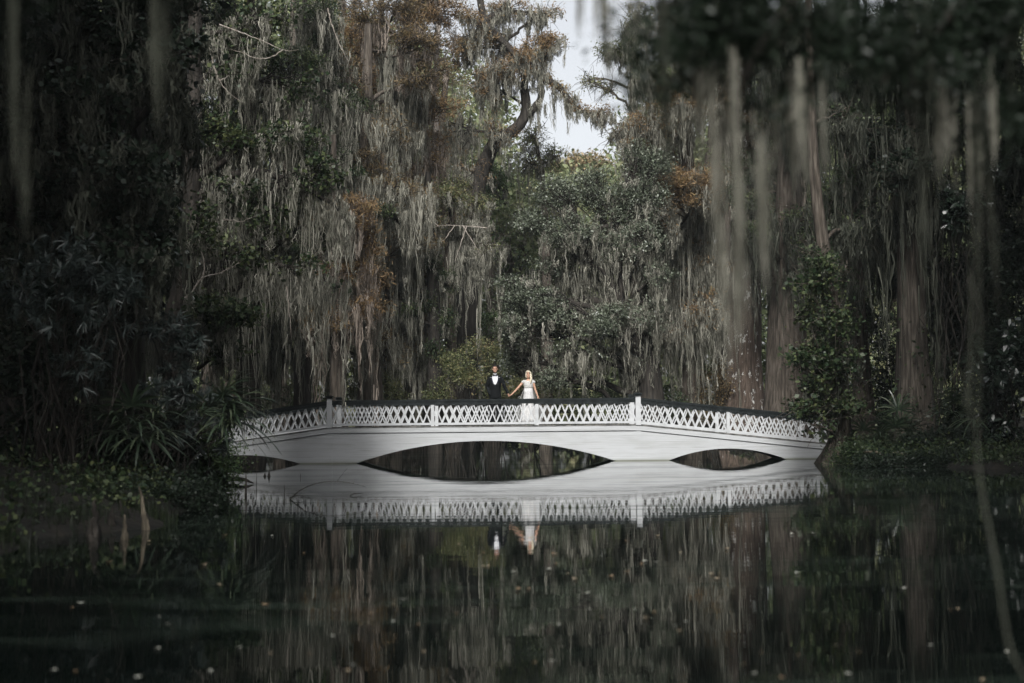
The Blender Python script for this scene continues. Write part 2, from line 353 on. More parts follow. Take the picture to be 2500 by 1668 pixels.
# ------------------------------------------------------------------ bridge
BY0, BY1 = 43.0, 45.4           # front and back faces
K = FPX / 43.0
XL, XR, XE, XS = -5.53, 3.79, 9.62, -11.3    # newel posts, right end, left end
DZ = 1.10
def deck_z(x):
    if x < XL: return DZ - (XL - x) * .136
    if x > XR: return DZ - (x - XR) * .111
    return DZ
bridge = thing('footbridge', 'long white wooden footbridge with lattice railings and black handrails over the pond', 'bridge', (0, BY0, 0))
SP = [(XS, XL), (XL, XR), (XR, XE)]
ARCH = [(-9.95, -6.40, .28), (-4.75, 3.09, .64), (4.70, 8.24, .34)]
def arch_h(x, a):
    x0, x1, h = a; c = (x0 + x1) / 2; hw = (x1 - x0) / 2
    if abs(x - c) >= hw: return -0.5
    Rr = (hw * hw + h * h) / (2 * h)
    return math.sqrt(max(0, Rr * Rr - (x - c) ** 2)) - (Rr - h)
for side, y0 in ((0, BY0), (1, BY1)):
    out = -1 if side == 0 else 1
    for (xa, xb), a in zip(SP, ARCH):
        # arched wall of boards
        xs = np.unique(np.concatenate([np.linspace(xa, xb, 40), np.linspace(a[0], a[1], 60)])); bb = Buf()
        for x0, x1 in zip(xs[:-1], xs[1:]):
            xm = (x0 + x1) / 2
            inside = a[0] < xm < a[1]
            l0 = arch_h(x0, a) if inside else -.5; l1 = arch_h(x1, a) if inside else -.5
            if inside: l0 = max(l0, -.02) if x0 <= a[0] + 1e-6 else l0; l1 = max(l1, -.02) if x1 >= a[1] - 1e-6 else l1
            if inside and x0 <= a[0] + 1e-6: l0 = 0
            if inside and x1 >= a[1] - 1e-6: l1 = 0
            t0 = deck_z(x0) - .05; t1 = deck_z(x1) - .05
            ya, yb = (y0, y0 + .08) if side == 0 else (y0 - .08, y0)
            bb.hexa([(x0, ya, l0), (x1, ya, l1), (x1, yb, l1), (x0, yb, l0), (x0, ya, t0), (x1, ya, t1), (x1, yb, t1), (x0, yb, t0)])
        bb.build('arched_side_wall', M['white'], bridge)
        # fascia board under the deck edge
        bb = Buf(); xs = np.linspace(xa, xb, 12)
        for x0, x1 in zip(xs[:-1], xs[1:]):
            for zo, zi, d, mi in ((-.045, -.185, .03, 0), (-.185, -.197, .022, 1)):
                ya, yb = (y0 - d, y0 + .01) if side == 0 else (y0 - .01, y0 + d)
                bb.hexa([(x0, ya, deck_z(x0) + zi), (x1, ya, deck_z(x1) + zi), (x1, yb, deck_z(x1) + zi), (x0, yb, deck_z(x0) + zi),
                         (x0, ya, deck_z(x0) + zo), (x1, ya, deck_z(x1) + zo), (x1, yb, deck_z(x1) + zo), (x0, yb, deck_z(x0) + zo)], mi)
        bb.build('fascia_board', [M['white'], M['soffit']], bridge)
        # handrail: two black boards with a lit groove between
        bb = Buf(); xs = np.linspace(xa + .08, xb - (.08 if xb != XE else 0), 14)
        yc = y0 + .02 * (1 if side == 0 else -1)
        for x0, x1 in zip(xs[:-1], xs[1:]):
            for z1, z0, hw in ((.80, .735, .085), (.735, .72, .05), (.72, .655, .07)):
                bb.hexa([(x0, yc - hw, deck_z(x0) + z0), (x1, yc - hw, deck_z(x1) + z0), (x1, yc + hw, deck_z(x1) + z0), (x0, yc + hw, deck_z(x0) + z0),
                         (x0, yc - hw, deck_z(x0) + z1), (x1, yc - hw, deck_z(x1) + z1), (x1, yc + hw, deck_z(x1) + z1), (x0, yc + hw, deck_z(x0) + z1)])
        bb.build('handrail', M['black_rail'], bridge)
    # posts
    yc = y0 + .02 * (1 if side == 0 else -1)
    posts = [-10.7, -8.1, XL, -2.42, .73, XR, 6.50, 9.18]
    small = [p for p in posts if p not in (XL, XR)]
    for p in (XL, XR):
        bb = Buf(); z = deck_z(p); s = .078
        bb.box((p - s, yc - s, z - .03), (p + s, yc + s, z + .86))
        po = bb.build('newel_post', M['white_rail'], bridge)
        bb = Buf()
        for z0, z1, h in ((.86, .885, .12), (.885, .905, .095), (.905, .935, .125), (.935, .95, .09)):
            bb.box((p - h, yc - h, z + z0), (p + h, yc + h, z + z1))
        c = bb.build('post_cap', M['black_rail'], bridge); c.parent = po; c.location = (0, 0, 0)
        bb = Buf(); ya, yb = (y0 - .018, y0 + .01) if side == 0 else (y0 - .01, y0 + .018)
        bb.box((p - .075, ya, -.45), (p + .075, yb, z - .2)); bb.build('pilaster', M['white'], bridge)
    for p in small:
        bb = Buf(); z = deck_z(p); s = .05
        bb.box((p - s, yc - s, z - .03), (p + s, yc + s, z + .655)); bb.build('rail_post', M['white_rail'], bridge)
    # lattice panels
    bounds = [XS + .05] + posts + [XE + .02]
    for pa, pb in zip(bounds[:-1], bounds[1:]):
        xa = pa + .06; xb = pb - .06; n = max(1, round((xb - xa) / .232)); pitch = (xb - xa) / n
        bb = Buf(); z0, z1 = .095, .66
        ph = 0 if side == 0 else .09
        for k in range(n + 1):
            for s, yo in ((1, -.012), (-1, .012)):
                xt = xa + k * pitch + ph; xbt = xt + s * pitch
                # slat from the top at xt to the bottom at xbt, clipped to the panel
                f0, f1 = 0., 1.
                if xbt < xa: f1 = (xt - xa) / (xt - xbt) if xt > xa else 0
                if xbt > xb: f1 = (xb - xt) / (xbt - xt) if xt < xb else 0
                if xt < xa: f0 = 0
                if f1 <= .05: continue
                hwid = .0215 * rng.uniform(.93, 1.07)
                def pt(f, dx, dy):
                    x = xt + (xbt - xt) * f; return (x + dx, yc + yo + dy, deck_z(x) + z1 + (z0 - z1) * f)
                hy = .0115
                bb.hexa([pt(f1, -hwid, -hy), pt(f1, hwid, -hy), pt(f1, hwid, hy), pt(f1, -hwid, hy), pt(0, -hwid, -hy), pt(0, hwid, -hy), pt(0, hwid, hy), pt(0, -hwid, hy)])
        # the half slats that start from the side posts
        for xs_, s in ((xa, 1), (xb, -1)):
            pass
        bb.build('lattice_panel', M['white_rail'], bridge)
        bb = Buf(); xs = np.linspace(pa + .04, pb - .04, 5)
        for x0, x1 in zip(xs[:-1], xs[1:]):
            bb.hexa([(x0, yc - .04, deck_z(x0) + .03), (x1, yc - .04, deck_z(x1) + .03), (x1, yc + .04, deck_z(x1) + .03), (x0, yc + .04, deck_z(x0) + .03),
                     (x0, yc - .04, deck_z(x0) + .10), (x1, yc - .04, deck_z(x1) + .10), (x1, yc + .04, deck_z(x1) + .10), (x0, yc + .04, deck_z(x0) + .10)])
        bb.build('bottom_rail', M['white_rail'], bridge)
for xa, xb in SP:      # plank deck, ragged plank ends show as the thin grey edge
    bb = Buf(); x = xa
    while x < xb - .01:
        x1 = min(x + .14, xb); e = rng.uniform(0, .008); g = .004
        z0, z1 = deck_z(x) + rng.uniform(-.004, .004), deck_z(x1)
        bb.hexa([(x + g, BY0 - .034 - e, z0 - .04), (x1, BY0 - .034 - e, z1 - .04), (x1, BY1 + .034 + e, z1 - .04), (x + g, BY1 + .034 + e, z0 - .04),
                 (x + g, BY0 - .034 - e, z0), (x1, BY0 - .034 - e, z1), (x1, BY1 + .034 + e, z1), (x + g, BY1 + .034 + e, z0)])
        x = x1
    bb.build('deck_planks', M['deck'], bridge)
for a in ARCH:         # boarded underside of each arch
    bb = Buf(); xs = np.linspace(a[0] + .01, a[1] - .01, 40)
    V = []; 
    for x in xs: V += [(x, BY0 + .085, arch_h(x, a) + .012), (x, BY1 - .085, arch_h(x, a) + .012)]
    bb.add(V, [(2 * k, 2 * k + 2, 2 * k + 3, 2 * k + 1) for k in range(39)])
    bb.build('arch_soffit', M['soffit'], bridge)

# ------------------------------------------------------------------ trees
LEAF = {   # name: size, aspect, spread of a spray, leaves per spray, droop, up
    'broad': (.12, .62, .34, 60, .1, .5),
    'vine': (.105, .75, .30, 46, .25, .5),
    'small': (.085, .5, .30, 95, .1, .4),
    'needle': (.16, .20, .32, 80, .35, .5),
    'far': (.26, .5, .55, 60, .1, .4),
    'mass': (.42, .7, .8, 60, .1, .4),
}
def make_tree(name, label, cat, Y, trunk, clumps, bark='bark', leaf='broad', leafmat='green', mossmat='moss', flute=0., group=None,
              limbs=(), moss_w=.028, strands=38, nseg=18, ivy=None, twigs=3, leaf2=None, trunk_part='trunk'):
    tp = []
    for q in trunk:
        y = q[3] if len(q) > 3 else Y
        p = P(q[0], q[1], y); tp.append([p[0], p[1], p[2], q[2]])
    tp = np.array(tp)
    g = float(gz(tp[0, 0], tp[0, 1])); tp[0, 2] = min(g - .25, tp[0, 2]) if g > -.3 else g - .1
    tp = smooth_path(tp, nseg)
    root = thing(name, label, cat, (tp[0, 0], tp[0, 1], max(0, g)), group)
    b = Buf()
    hh = tp[:, 2] - tp[0, 2]; ph = rng.uniform(0, 6.28, 3)
    def fl(th, k):
        f = flute * np.exp(-hh[k] / 2.2) + flute * .25
        return 1 + f * (.55 * np.cos(7 * th + ph[0]) + .3 * np.cos(11 * th + ph[1]) + .25 * np.cos(3 * th + ph[2])) + .05 * np.cos(5 * th + k * .7) + .25 * f
    tube(b, tp[:, :3], tp[:, 3], 22 if flute else 14, 0, fl)
    attach = []          # (point, mean length)
    for lp in limbs:     # explicit limbs: rows (u, v, r[, Y]), moss length, hanks
        rows = [[*P(q[0], q[1], q[3] if len(q) > 3 else Y), q[2]] for q in lp['pts']]
        q = smooth_path(rows, 18); q[1:-1, :3] += rng.normal(0, .04, (16, 3)); tube(b, q[:, :3], q[:, 3], 8)
        for _ in range(lp.get('n', 12)):
            i = rng.integers(2, 17); attach.append((q[i, :3] + rng.normal(0, .08, 3), lp.get('L', 1)))
        for _ in range(lp.get('tufts', 0)):
            i = rng.integers(2, 18); LEAFQ.append((q[i, :3] + rng.normal(0, .16, 3)))
    bl = Buf(); lsize, lasp, lspread, lper, ldroop, lup = LEAF[leaf]
    for c in clumps:
        if c[0] == 'W': cen = np.array(c[1:4], float); rx, rz = c[4], c[5]; nsub, dens, nh, ml = c[6:10]; ry = c[10] if len(c) > 10 else rx
        else:
            u, v, dy, ru, rv, nsub, dens, nh, ml = c[:9]
            sc = FPX / (Y + dy); cen = P(u, v, Y + dy); rx = ru / sc; rz = rv / sc; ry = c[9] if len(c) > 9 else max(.8, rx * .8)
        # limb from the trunk
        want = cen[2] - .35 * math.hypot(cen[0] - tp[0, 0], cen[1] - tp[0, 1])
        i = int(np.argmin(abs(tp[:, 2] - want))); i = max(2, min(len(tp) - 2, i))
        p0 = tp[i, :3]; L = np.linalg.norm(cen - p0)
        r0 = min(tp[i, 3] * .55, .05 + .018 * L)
        lq = wiggle_path(p0, cen, 9, .07, .025); tube(b, lq, np.linspace(r0, max(.012, r0 * .3), 9), 7)
        if group == MT: nh = int(nh * .36); dens = dens * 1.7 + .1
        d = rng.normal(0, 1, (nsub, 3)); d = unit(d) * (rng.uniform(.15, 1, (nsub, 1)) ** .45)
        sub = cen + d * np.array([rx, ry, rz])
        for sidx, s_ in enumerate(sub):
            j = rng.integers(4, 9); st = lq[j]
            if np.linalg.norm(s_ - st) > 6: st = cen + (s_ - cen) * .3
            tq = wiggle_path(st, s_, 5, .04, .05); tube(b, tq, np.linspace(.022, .008, 5) * (1 + 0.012 * Y), 3)
            if twigs:
                for _ in range(twigs):
                    e = s_ + rng.normal(0, .4, 3); t3 = wiggle_path(tq[rng.integers(2, 5)], e, 3, 0, .06); tube(b, t3, np.array([.008, .006, .003]) * (.6 + .018 * Y), 3)
            if nh and rng.random() < nh / max(1, nsub): 
                for _ in range(max(1, int(nh / nsub))):
                    attach.append((tq[rng.integers(1, 5)] + rng.normal(0, .12, 3), ml * .74))
        if dens:
            nl = int(lper * dens); C = np.repeat(sub, nl, 0)
            C = C + rng.normal(0, lspread * .55, C.shape) * np.array([1.15, 1.15, .75]); leaves(bl, C, lsize, lasp, lup, 0, ldroop)
    b.build(trunk_part, M[bark], root, smooth=True)
    if bl.n: bl.build('crown', M[leafmat], root)
    if attach:
        A = np.array([a for a, _ in attach]); A = np.repeat(A, 2, 0) + rng.normal(0, .22, (2 * len(attach), 3)) * np.array([1, 1, .3]); L = np.repeat([l for _, l in attach], 2) * rng.lognormal(-.65, .75, len(A))
        L = np.minimum(L, A[:, 2] - .5); ok = L > .15
        bm = Buf(); moss(bm, A[ok], L[ok], strands, 3, moss_w)
        bm.build('hanging_moss', M[mossmat], root)
    if ivy:
        bi = Buf()
        for (v0, v1, n_, rad, nspr) in ivy['bands']:
            z0 = P(trunk[0][0], v1, Y)[2]; z1 = P(trunk[0][0], v0, Y)[2]
            zz = rng.uniform(z0, z1, nspr)
            cx = np.interp(zz, tp[:, 2], tp[:, 0]); cy = np.interp(zz, tp[:, 2], tp[:, 1]); cr = np.interp(zz, tp[:, 2], tp[:, 3])
            th = rng.uniform(0, 6.28, nspr); rr = cr + np.abs(rng.normal(0, rad, nspr))
            C = np.stack([cx + np.cos(th) * rr, cy + np.sin(th) * rr, zz], -1)
            C = np.repeat(C, n_, 0); C = C + rng.normal(0, .16, C.shape); leaves(bi, C, ivy.get('size', .11), .75, .3, 0, .3)
        bi.build('climbing_vine', M[ivy['mat']], root)
    return root, tp
LEAFQ = []
def auto(u, v0, v1, ru, n, ry_px=(60, 45), dy=2.5, nsub=16, dens=.5, nh=40, ml=2.2, skew=0):
    out = []
    for k in range(n):
        v = v0 + (v1 - v0) * (k + rng.uniform(.1, .9)) / n
        du = rng.uniform(-1, 1) * ru + skew
        out.append((u + du, v, rng.uniform(-dy, dy), ry_px[0] * rng.uniform(.7, 1.3), ry_px[1] * rng.uniform(.7, 1.3), nsub, dens, nh, ml))
    return out

MT = 'moss-hung trees beyond the bridge'
make_tree('cypress_tree', 'tall shadowed cypress behind the left end of the bridge, heavy with grey moss', 'tree', 51,
          [(610, 1100, .62), (606, 1000, .42), (600, 700, .34), (606, 300, .26), (610, -60, .16)],
          auto(610, -20, 860, 110, 18, nsub=18, dens=1.0, nh=30, ml=2.2), leafmat='vine', leaf='small', bark='bark_dark', mossmat='moss_shaded', flute=.25, group=MT)
make_tree('cypress_tree', 'dark-trunked cypress right behind the left newel post, long moss reaching the rail', 'tree', 54,
          [(748, 1090, .6), (745, 980, .4), (738, 700, .3), (735, 300, .24), (740, -60, .16)],
          auto(745, -20, 880, 105, 18, nsub=18, dens=.6, nh=48, ml=2.6), leafmat='vine', leaf='small', mossmat='moss', flute=.25, bark='bark_dark', group=MT)
make_tree('cypress_tree', 'broad cypress curtained in the longest grey moss, left of the groom', 'tree', 56,
          [(905, 1100, .75), (905, 1000, .5), (900, 700, .36), (895, 350, .26), (900, 60, .15)],
          auto(900, 120, 880, 125, 22, nsub=20, dens=.3, nh=78, ml=3.0), leafmat='cypress_dull', leaf='needle', mossmat='moss', flute=.3, group=MT)
make_tree('cypress_tree', 'cypress with patches of rusty needles low down among the moss', 'tree', 50,
          [(825, 1092, .4), (825, 1000, .28), (820, 760, .22), (815, 500, .16), (815, 330, .08)],
          auto(830, 470, 800, 75, 8, nsub=14, dens=.75, nh=34, ml=1.9), leafmat='cypress', leaf='needle', mossmat='moss_brown', flute=.25, group=MT)
make_tree('cypress_tree', 'orange-brown cypress crown at the top left of the sky gap', 'tree', 62,
          [(1010, 1090, .8), (1008, 980, .5), (1000, 700, .36), (990, 300, .26), (1000, -120, .12)],
          auto(985, -40, 330, 130, 15, (75, 40), 3, 20, .8, 12, 1.1) + auto(1000, 350, 900, 110, 14, (70, 45), 3, 16, .25, 60, 2.8),
          leafmat='cypress', leaf='needle', mossmat='moss_brown', flute=.3, bark='bark', group=MT)
make_tree('cypress_tree', 'rust-needled cypress whose thin bare twigs spray out over the left moss curtain', 'tree', 58,
          [(960, 1088, .4), (955, 800, .3), (940, 400, .2), (930, -50, .1)],
          auto(930, -30, 420, 115, 15, (60, 36), 4, 16, .5, 18, 1.1), leafmat='cypress_dull', leaf='needle', mossmat='moss_brown', twigs=11, group=MT)
t5, tp5 = make_tree('leaning_tree', 'dark crooked tree leaning right under moss, one limb reaching across the sky gap', 'tree', 66,
          [(1120, 1080, .7), (1138, 800, .5), (1150, 560, .44), (1168, 440, .40), (1190, 385, .34), (1212, 345, .30), (1260, 315, .26), (1285, 270, .24), (1278, 205, .2), (1290, 170, .17), (1245, 120, .18), (1190, 60, .17), (1172, 0, .16), (1168, -90, .12)],
          [(1310, 120, 0, 45, 22, 12, .9, 12, .9), (1345, 105, 0, 45, 20, 10, 1, 12, .8), (1240, 170, -1, 60, 30, 14, .7, 18, 1.4), (1330, 30, 0, 50, 14, 12, .5, 14, .9),
           (1160, 200, 1, 60, 40, 16, .5, 30, 1.8), (1225, 330, -1, 50, 40, 10, .5, 14, 1.0), (1150, 420, 0, 50, 40, 12, .4, 20, 1.6), (1110, 330, 0, 60, 50, 16, .4, 36, 2),
           (1130, 560, -1, 60, 50, 12, .3, 40, 2.4), (1080, 700, 1, 70, 60, 12, .3, 40, 2.2), (1160, 60, 0, 60, 60, 22, 1.1, 30, 1.6), (1210, 220, 0, 50, 50, 18, 1, 26, 1.5), (1110, 120, 1, 50, 60, 22, 1, 20, 1.4), (1225, 110, 1, 40, 50, 18, 1.1, 14, 1), (1265, 150, -1, 30, 30, 10, 1, 8, .8), (1245, 20, 0, 50, 30, 14, 1, 12, .9)],
          leafmat='cypress', leaf='needle', mossmat='moss', bark='bark_dark', flute=.1, nseg=34,
          limbs=[dict(pts=[(1240, 140, .15), (1330, 190, .17), (1375, 225, .14), (1410, 265, .12), (1450, 275, .08), (1490, 280, .04)], n=34, L=.75),
                 dict(pts=[(1175, 60, .2), (1205, 40, .17), (1240, 25, .14), (1290, 35, .1), (1340, 40, .05)], n=26, L=.9),
                 dict(pts=[(1285, 285, .2), (1320, 240, .15), (1322, 160, .1), (1345, 90, .06)], n=14, L=.9)])
# rusty needles clinging to the limb that crosses the gap, and along the trunk
b = Buf()
for (ua, va, ub, vb, n) in ((1240, 145, 1335, 190, 22), (1335, 190, 1412, 265, 22), (1412, 265, 1490, 282, 18), (1290, 100, 1365, 100, 22)):
    for _ in range(n):
        t = rng.random(); c = P(ua + (ub - ua) * t + rng.normal(0, 6), va + (vb - va) * t + rng.normal(0, 7), 66)
        leaves(b, c + rng.normal(0, .13, (50, 3)), .13, .3, .4)
b.build('limb_needles', M['cypress'], t5)
make_tree('bare_snag', 'pale leafless snag standing up through the orange crown', 'dead tree', 64,
          [(1062, 1090, .16), (1065, 600, .14), (1064, 200, .12), (1076, -30, .09)], [], bark='bark_pale', nseg=14,
          limbs=[dict(pts=[(1064, 180, .07), (1100, 110, .03)], n=0), dict(pts=[(1065, 260, .07), (1050, 170, .03)], n=0)])
make_tree('broadleaf_tree', 'leafy green tree directly under the sky gap', 'tree', 78,
          [(1290, 1080, .5), (1285, 800, .35), (1275, 560, .25), (1265, 440, .12)],
          [(1195, 440, -6, 45, 40, 20, 1.2, 5, 1), (1185, 580, -8, 35, 60, 20, 1.2, 6, 1), (1200, 800, -8, 40, 50, 18, 1.1, 6, 1), (1250, 440, 0, 60, 45, 24, 1.0, 5, 1), (1320, 470, 0, 60, 40, 26, 1, 5, 1), (1200, 520, 0, 60, 50, 24, 1, 14, 1.4), (1270, 560, -1, 75, 60, 30, 1, 8, 1.2), (1340, 560, 0, 60, 50, 22, 1, 8, 1.2),
           (1220, 640, 0, 70, 60, 26, .9, 14, 1.5), (1290, 690, -1, 70, 60, 24, .9, 14, 1.4), (1230, 760, 0, 70, 60, 20, .9, 14, 1.4)], leafmat='green', leaf='broad')
make_tree('broadleaf_tree', 'slender tree with pale yellow-green leaves rising into the gap, left of the sky', 'tree', 70,
          [(1330, 1080, .35), (1335, 700, .25), (1325, 450, .15), (1305, 330, .06)],
          [(1300, 340, 0, 32, 45, 20, .8, 3, .7), (1355, 390, 0, 40, 35, 16, .8, 5, .9), (1290, 400, 0, 40, 40, 16, .8, 8, 1.3)], leafmat='light_green', leaf='small')
YT, _ = make_tree('broadleaf_tree', 'yellow-green tree with a bleached horizontal branch, half hidden by moss', 'tree', 59,
          [(1105, 1085, .3), (1100, 800, .24), (1095, 600, .18), (1110, 470, .1)],
          [(1110, 460, 0, 45, 30, 20, .9, 8, 1), (1160, 500, 0, 40, 30, 18, .9, 8, 1), (1060, 540, 0, 30, 40, 14, .8, 8, 1), (1040, 620, 0, 25, 50, 14, .8, 8, 1), (1130, 560, 0, 50, 30, 10, .3, 34, 1.6), (1150, 600, 0, 40, 30, 8, .2, 34, 2.2), (1190, 620, 0, 30, 30, 8, .4, 14, 1.4), (1090, 900, 0, 50, 40, 14, .4, 24, 1.4), (1000, 880, 0, 50, 40, 12, .3, 30, 1.4), (975, 600, -1, 30, 40, 14, .9, 6, 1), (1000, 680, -1, 26, 40, 12, .8, 6, 1), (930, 640, -2, 30, 20, 10, .8, 4, 1), (1090, 480, -2, 50, 22, 14, 1, 4, 1)],
          leafmat='light_green', leaf='small', mossmat='moss', twigs=4, limbs=[dict(pts=[(1098, 560, .07), (1130, 548, .05), (1190, 556, .03)], n=14, L=1.6)])
make_tree('vine_hung_tree', 'dark trunk wrapped in blackish vine leaves among the moss, left of the groom', 'tree', 57.5,
          [(1062, 1090, .34), (1062, 900, .28), (1058, 700, .24), (1050, 560, .18), (1045, 420, .1)],
          [(1060, 640, 0, 14, 26, 9, 1, 2, .8), (1085, 690, 0, 20, 26, 10, 1, 2, .8), (1050, 740, 0, 16, 30, 10, 1, 2, .8), (1088, 790, 0, 14, 40, 12, 1, 2, .8), (1062, 850, 0, 16, 30, 10, 1, 2, .8), (1000, 760, -1, 10, 40, 8, 1, 4, 1), (940, 520, -4, 26, 18, 8, .9, 2, .8)],
          leafmat='vine', leaf='small', bark='bark_dark', flute=.15)
make_tree('autumn_tree', 'far pale yellow treetop at the foot of the sky gap', 'tree', 100,
          [(1400, 1070, .5), (1400, 700, .35), (1400, 500, .2), (1400, 420, .1)],
          [(1350, 425, 0, 40, 26, 24, .9, 12, 1.4), (1400, 400, 0, 40, 26, 26, .9, 12, 1.4), (1450, 405, 0, 45, 24, 26, .9, 12, 1.4), (1500, 430, 0, 45, 30, 20, .9, 20, 2), (1400, 460, -1, 90, 26, 30, .8, 20, 2)],
          leafmat='autumn', leaf='far', mossmat='moss')
make_tree('broadleaf_tree', 'thin open tree of yellowed leaves against the right side of the sky gap', 'tree', 60,
          [(1560, 1080, .4), (1555, 700, .28), (1545, 350, .16), (1545, 80, .08)],
          [(1490, 130, 0, 45, 22, 12, .8, 5, .8), (1530, 120, 0, 35, 30, 12, .8, 10, 1.2), (1465, 215, 0, 40, 16, 9, .5, 2, .5), (1440, 195, 0, 16, 8, 4, .5, 0, .5), (1560, 60, 0, 40, 50, 16, .5, 34, 2), (1560, 180, 0, 40, 50, 14, .5, 30, 2.2), (1540, 300, 0, 40, 50, 10, .2, 30, 2.2), (1500, 330, 0, 20, 30, 6, .1, 4, 1)],
          leafmat='light_green', leaf='small', twigs=6)
make_tree('live_oak', 'spreading live oak with small grey-green leaves behind the bride', 'tree', 55.5,
          [(1600, 1085, .62), (1590, 980, .5), (1575, 860, .45), (1545, 790, .42), (1510, 740, .3)],
          [(1360, 475, 0, 62, 40, 40, 1.1, 4, 1), (1440, 455, 1, 60, 45, 40, 1.1, 4, 1), (1510, 500, 0, 60, 50, 40, 1.1, 10, 1.3), (1580, 480, 0, 45, 55, 34, 1.1, 14, 1.5), (1300, 545, 0, 48, 36, 30, 1.1, 6, 1), (1390, 570, -1, 75, 45, 44, 1.1, 24, 1.4),
           (1470, 600, 0, 60, 45, 30, .9, 34, 1.8), (1560, 590, -1, 55, 50, 34, 1, 20, 1.5), (1600, 400, 0, 40, 40, 24, 1, 8, 1.2), (1550, 400, 1, 30, 60, 24, 1, 4, 1),
           (1290, 735, -2, 62, 42, 46, 1.2, 6, .9), (1350, 765, -2, 60, 42, 44, 1.2, 14, 1.1), (1260, 800, -2, 42, 45, 34, 1.1, 14, 1.2), (1240, 690, -2, 25, 20, 12, 1, 4, 1), (1460, 800, -2.5, 45, 32, 26, 1.1, 14, 1.3), (1500, 770, -2, 55, 25, 22, 1, 12, 1.2),
           (1350, 650, 0, 60, 30, 22, .8, 40, 1.8), (1590, 770, -1, 40, 40, 18, 1, 24, 1.6), (1610, 680, -1, 40, 40, 16, .8, 24, 1.6), (1400, 860, -2, 70, 30, 16, .7, 34, 1.5), (1530, 860, 0, 50, 40, 14, .4, 44, 2),
           (1250, 880, -1, 25, 30, 12, 1, 6, .8), (1350, 925, -2, 24, 32, 16, 1.1, 0, .8)],
          leafmat='oak', leaf='small', bark='bark_dark', mossmat='moss', strands=24,
          limbs=[dict(pts=[(1545, 800, .3), (1500, 745, .24), (1460, 735, .16), (1400, 728, .08)], n=34, L=1.5), dict(pts=[(1575, 840, .3), (1590, 740, .22), (1570, 650, .15), (1510, 590, .08)], n=30, L=1.6),
                 dict(pts=[(1510, 745, .25), (1480, 690, .17), (1430, 660, .1), (1380, 690, .05)], n=34, L=1.4), dict(pts=[(1480, 740, .2), (1560, 735, .15), (1620, 700, .1)], n=20, L=1.4),
                 dict(pts=[(1400, 640, .08), (1470, 560, .1), (1520, 560, .08)], n=10, L=1)])
make_tree('cypress_tree', 'moss-curtained cypress with reddish needles between the oak and the lichened trunk', 'tree', 60,
          [(1690, 1090, .6), (1688, 900, .4), (1680, 500, .28), (1670, -60, .16)],
          auto(1665, -20, 460, 85, 14, (55, 45), 2, 15, .4, 50, 2.2) + auto(1680, 440, 820, 85, 14, (60, 40), 2.5, 16, .25, 120, 2.6) + [(1640, 440, -3, 60, 25, 20, 1, 10, 1.2), (1700, 450, -3, 50, 25, 18, 1, 10, 1.2), (1660, 490, -3, 60, 25, 14, .8, 10, 1.4)],
          leafmat='cypress', leaf='needle', mossmat='moss', flute=.3, bark='bark', group=MT,
          limbs=[dict(pts=[(1690, 815, .2), (1740, 808, .22), (1790, 812, .2)], n=6, L=.5)])
make_tree('cypress_tree', 'massive fluted cypress trunk spotted with white lichen beyond the right span', 'tree', 60,
          [(1818, 1095, 1.35), (1816, 1000, .95), (1815, 880, .78), (1818, 700, .66), (1815, 400, .5), (1805, -80, .3)],
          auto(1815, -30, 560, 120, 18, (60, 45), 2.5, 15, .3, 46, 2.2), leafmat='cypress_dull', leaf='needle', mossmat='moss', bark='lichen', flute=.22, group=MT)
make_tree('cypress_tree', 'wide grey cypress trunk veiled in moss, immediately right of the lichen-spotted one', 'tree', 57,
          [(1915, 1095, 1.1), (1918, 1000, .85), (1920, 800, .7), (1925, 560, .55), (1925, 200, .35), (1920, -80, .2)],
          auto(1915, -30, 620, 100, 18, (55, 45), 2.5, 15, .4, 48, 2.4) + auto(1890, 560, 700, 40, 4, (40, 25), 1, 12, .0, 60, 3), leafmat='vine', leaf='small', mossmat='moss_shaded', bark='bark', flute=.25, group=MT)
make_tree('vine_covered_tree', 'slim tree smothered in green vines, its flared foot in water by the bridge end', 'tree', 38.3,
          [(2036, 1142, .46), (2048, 1090, .26), (2054, 1030, .22), (2044, 850, .21), (2012, 620, .17), (1994, 480, .15), (1982, 320, .13), (1975, 60, .1), (1970, -120, .07)],
          [(2000, 640, -.6, 26, 28, 14, 1, 2, .6), (1985, 690, -.6, 32, 30, 14, 1, 2, .6), (1990, 770, -.7, 32, 34, 18, 1, 4, .7), (2040, 790, -.7, 45, 30, 16, 1, 4, .7), (1990, 870, -.6, 45, 34, 20, 1, 4, .7), (1950, 880, -.6, 28, 14, 8, 1, 0, .6), (2040, 880, -.6, 50, 45, 18, 1, 6, .8),
           (2000, 1000, -.6, 42, 14, 12, 1, 0, .7), (1960, 995, -.6, 26, 16, 10, 1, 0, .7), (2055, 990, -.6, 40, 30, 12, 1, 4, .7), (2000, 930, -.6, 36, 30, 12, 1, 6, .8), (1985, 1040, -1, 18, 22, 4, .5, 0, .5),
           (1990, 100, 1, 90, 70, 14, .6, 30, 1.8), (2050, 300, 1, 60, 60, 10, .5, 26, 1.8), (2060, 560, 1, 40, 40, 6, .3, 16, 1.4)],
          leafmat='vine', leaf='vine', bark='bark', flute=.3, mossmat='moss_shaded', nseg=26,
          ivy=dict(mat='vine', size=.085, bands=[(600, 700, 9, .2, 26), (700, 830, 9, .10, 36), (830, 960, 9, .25, 50)]))
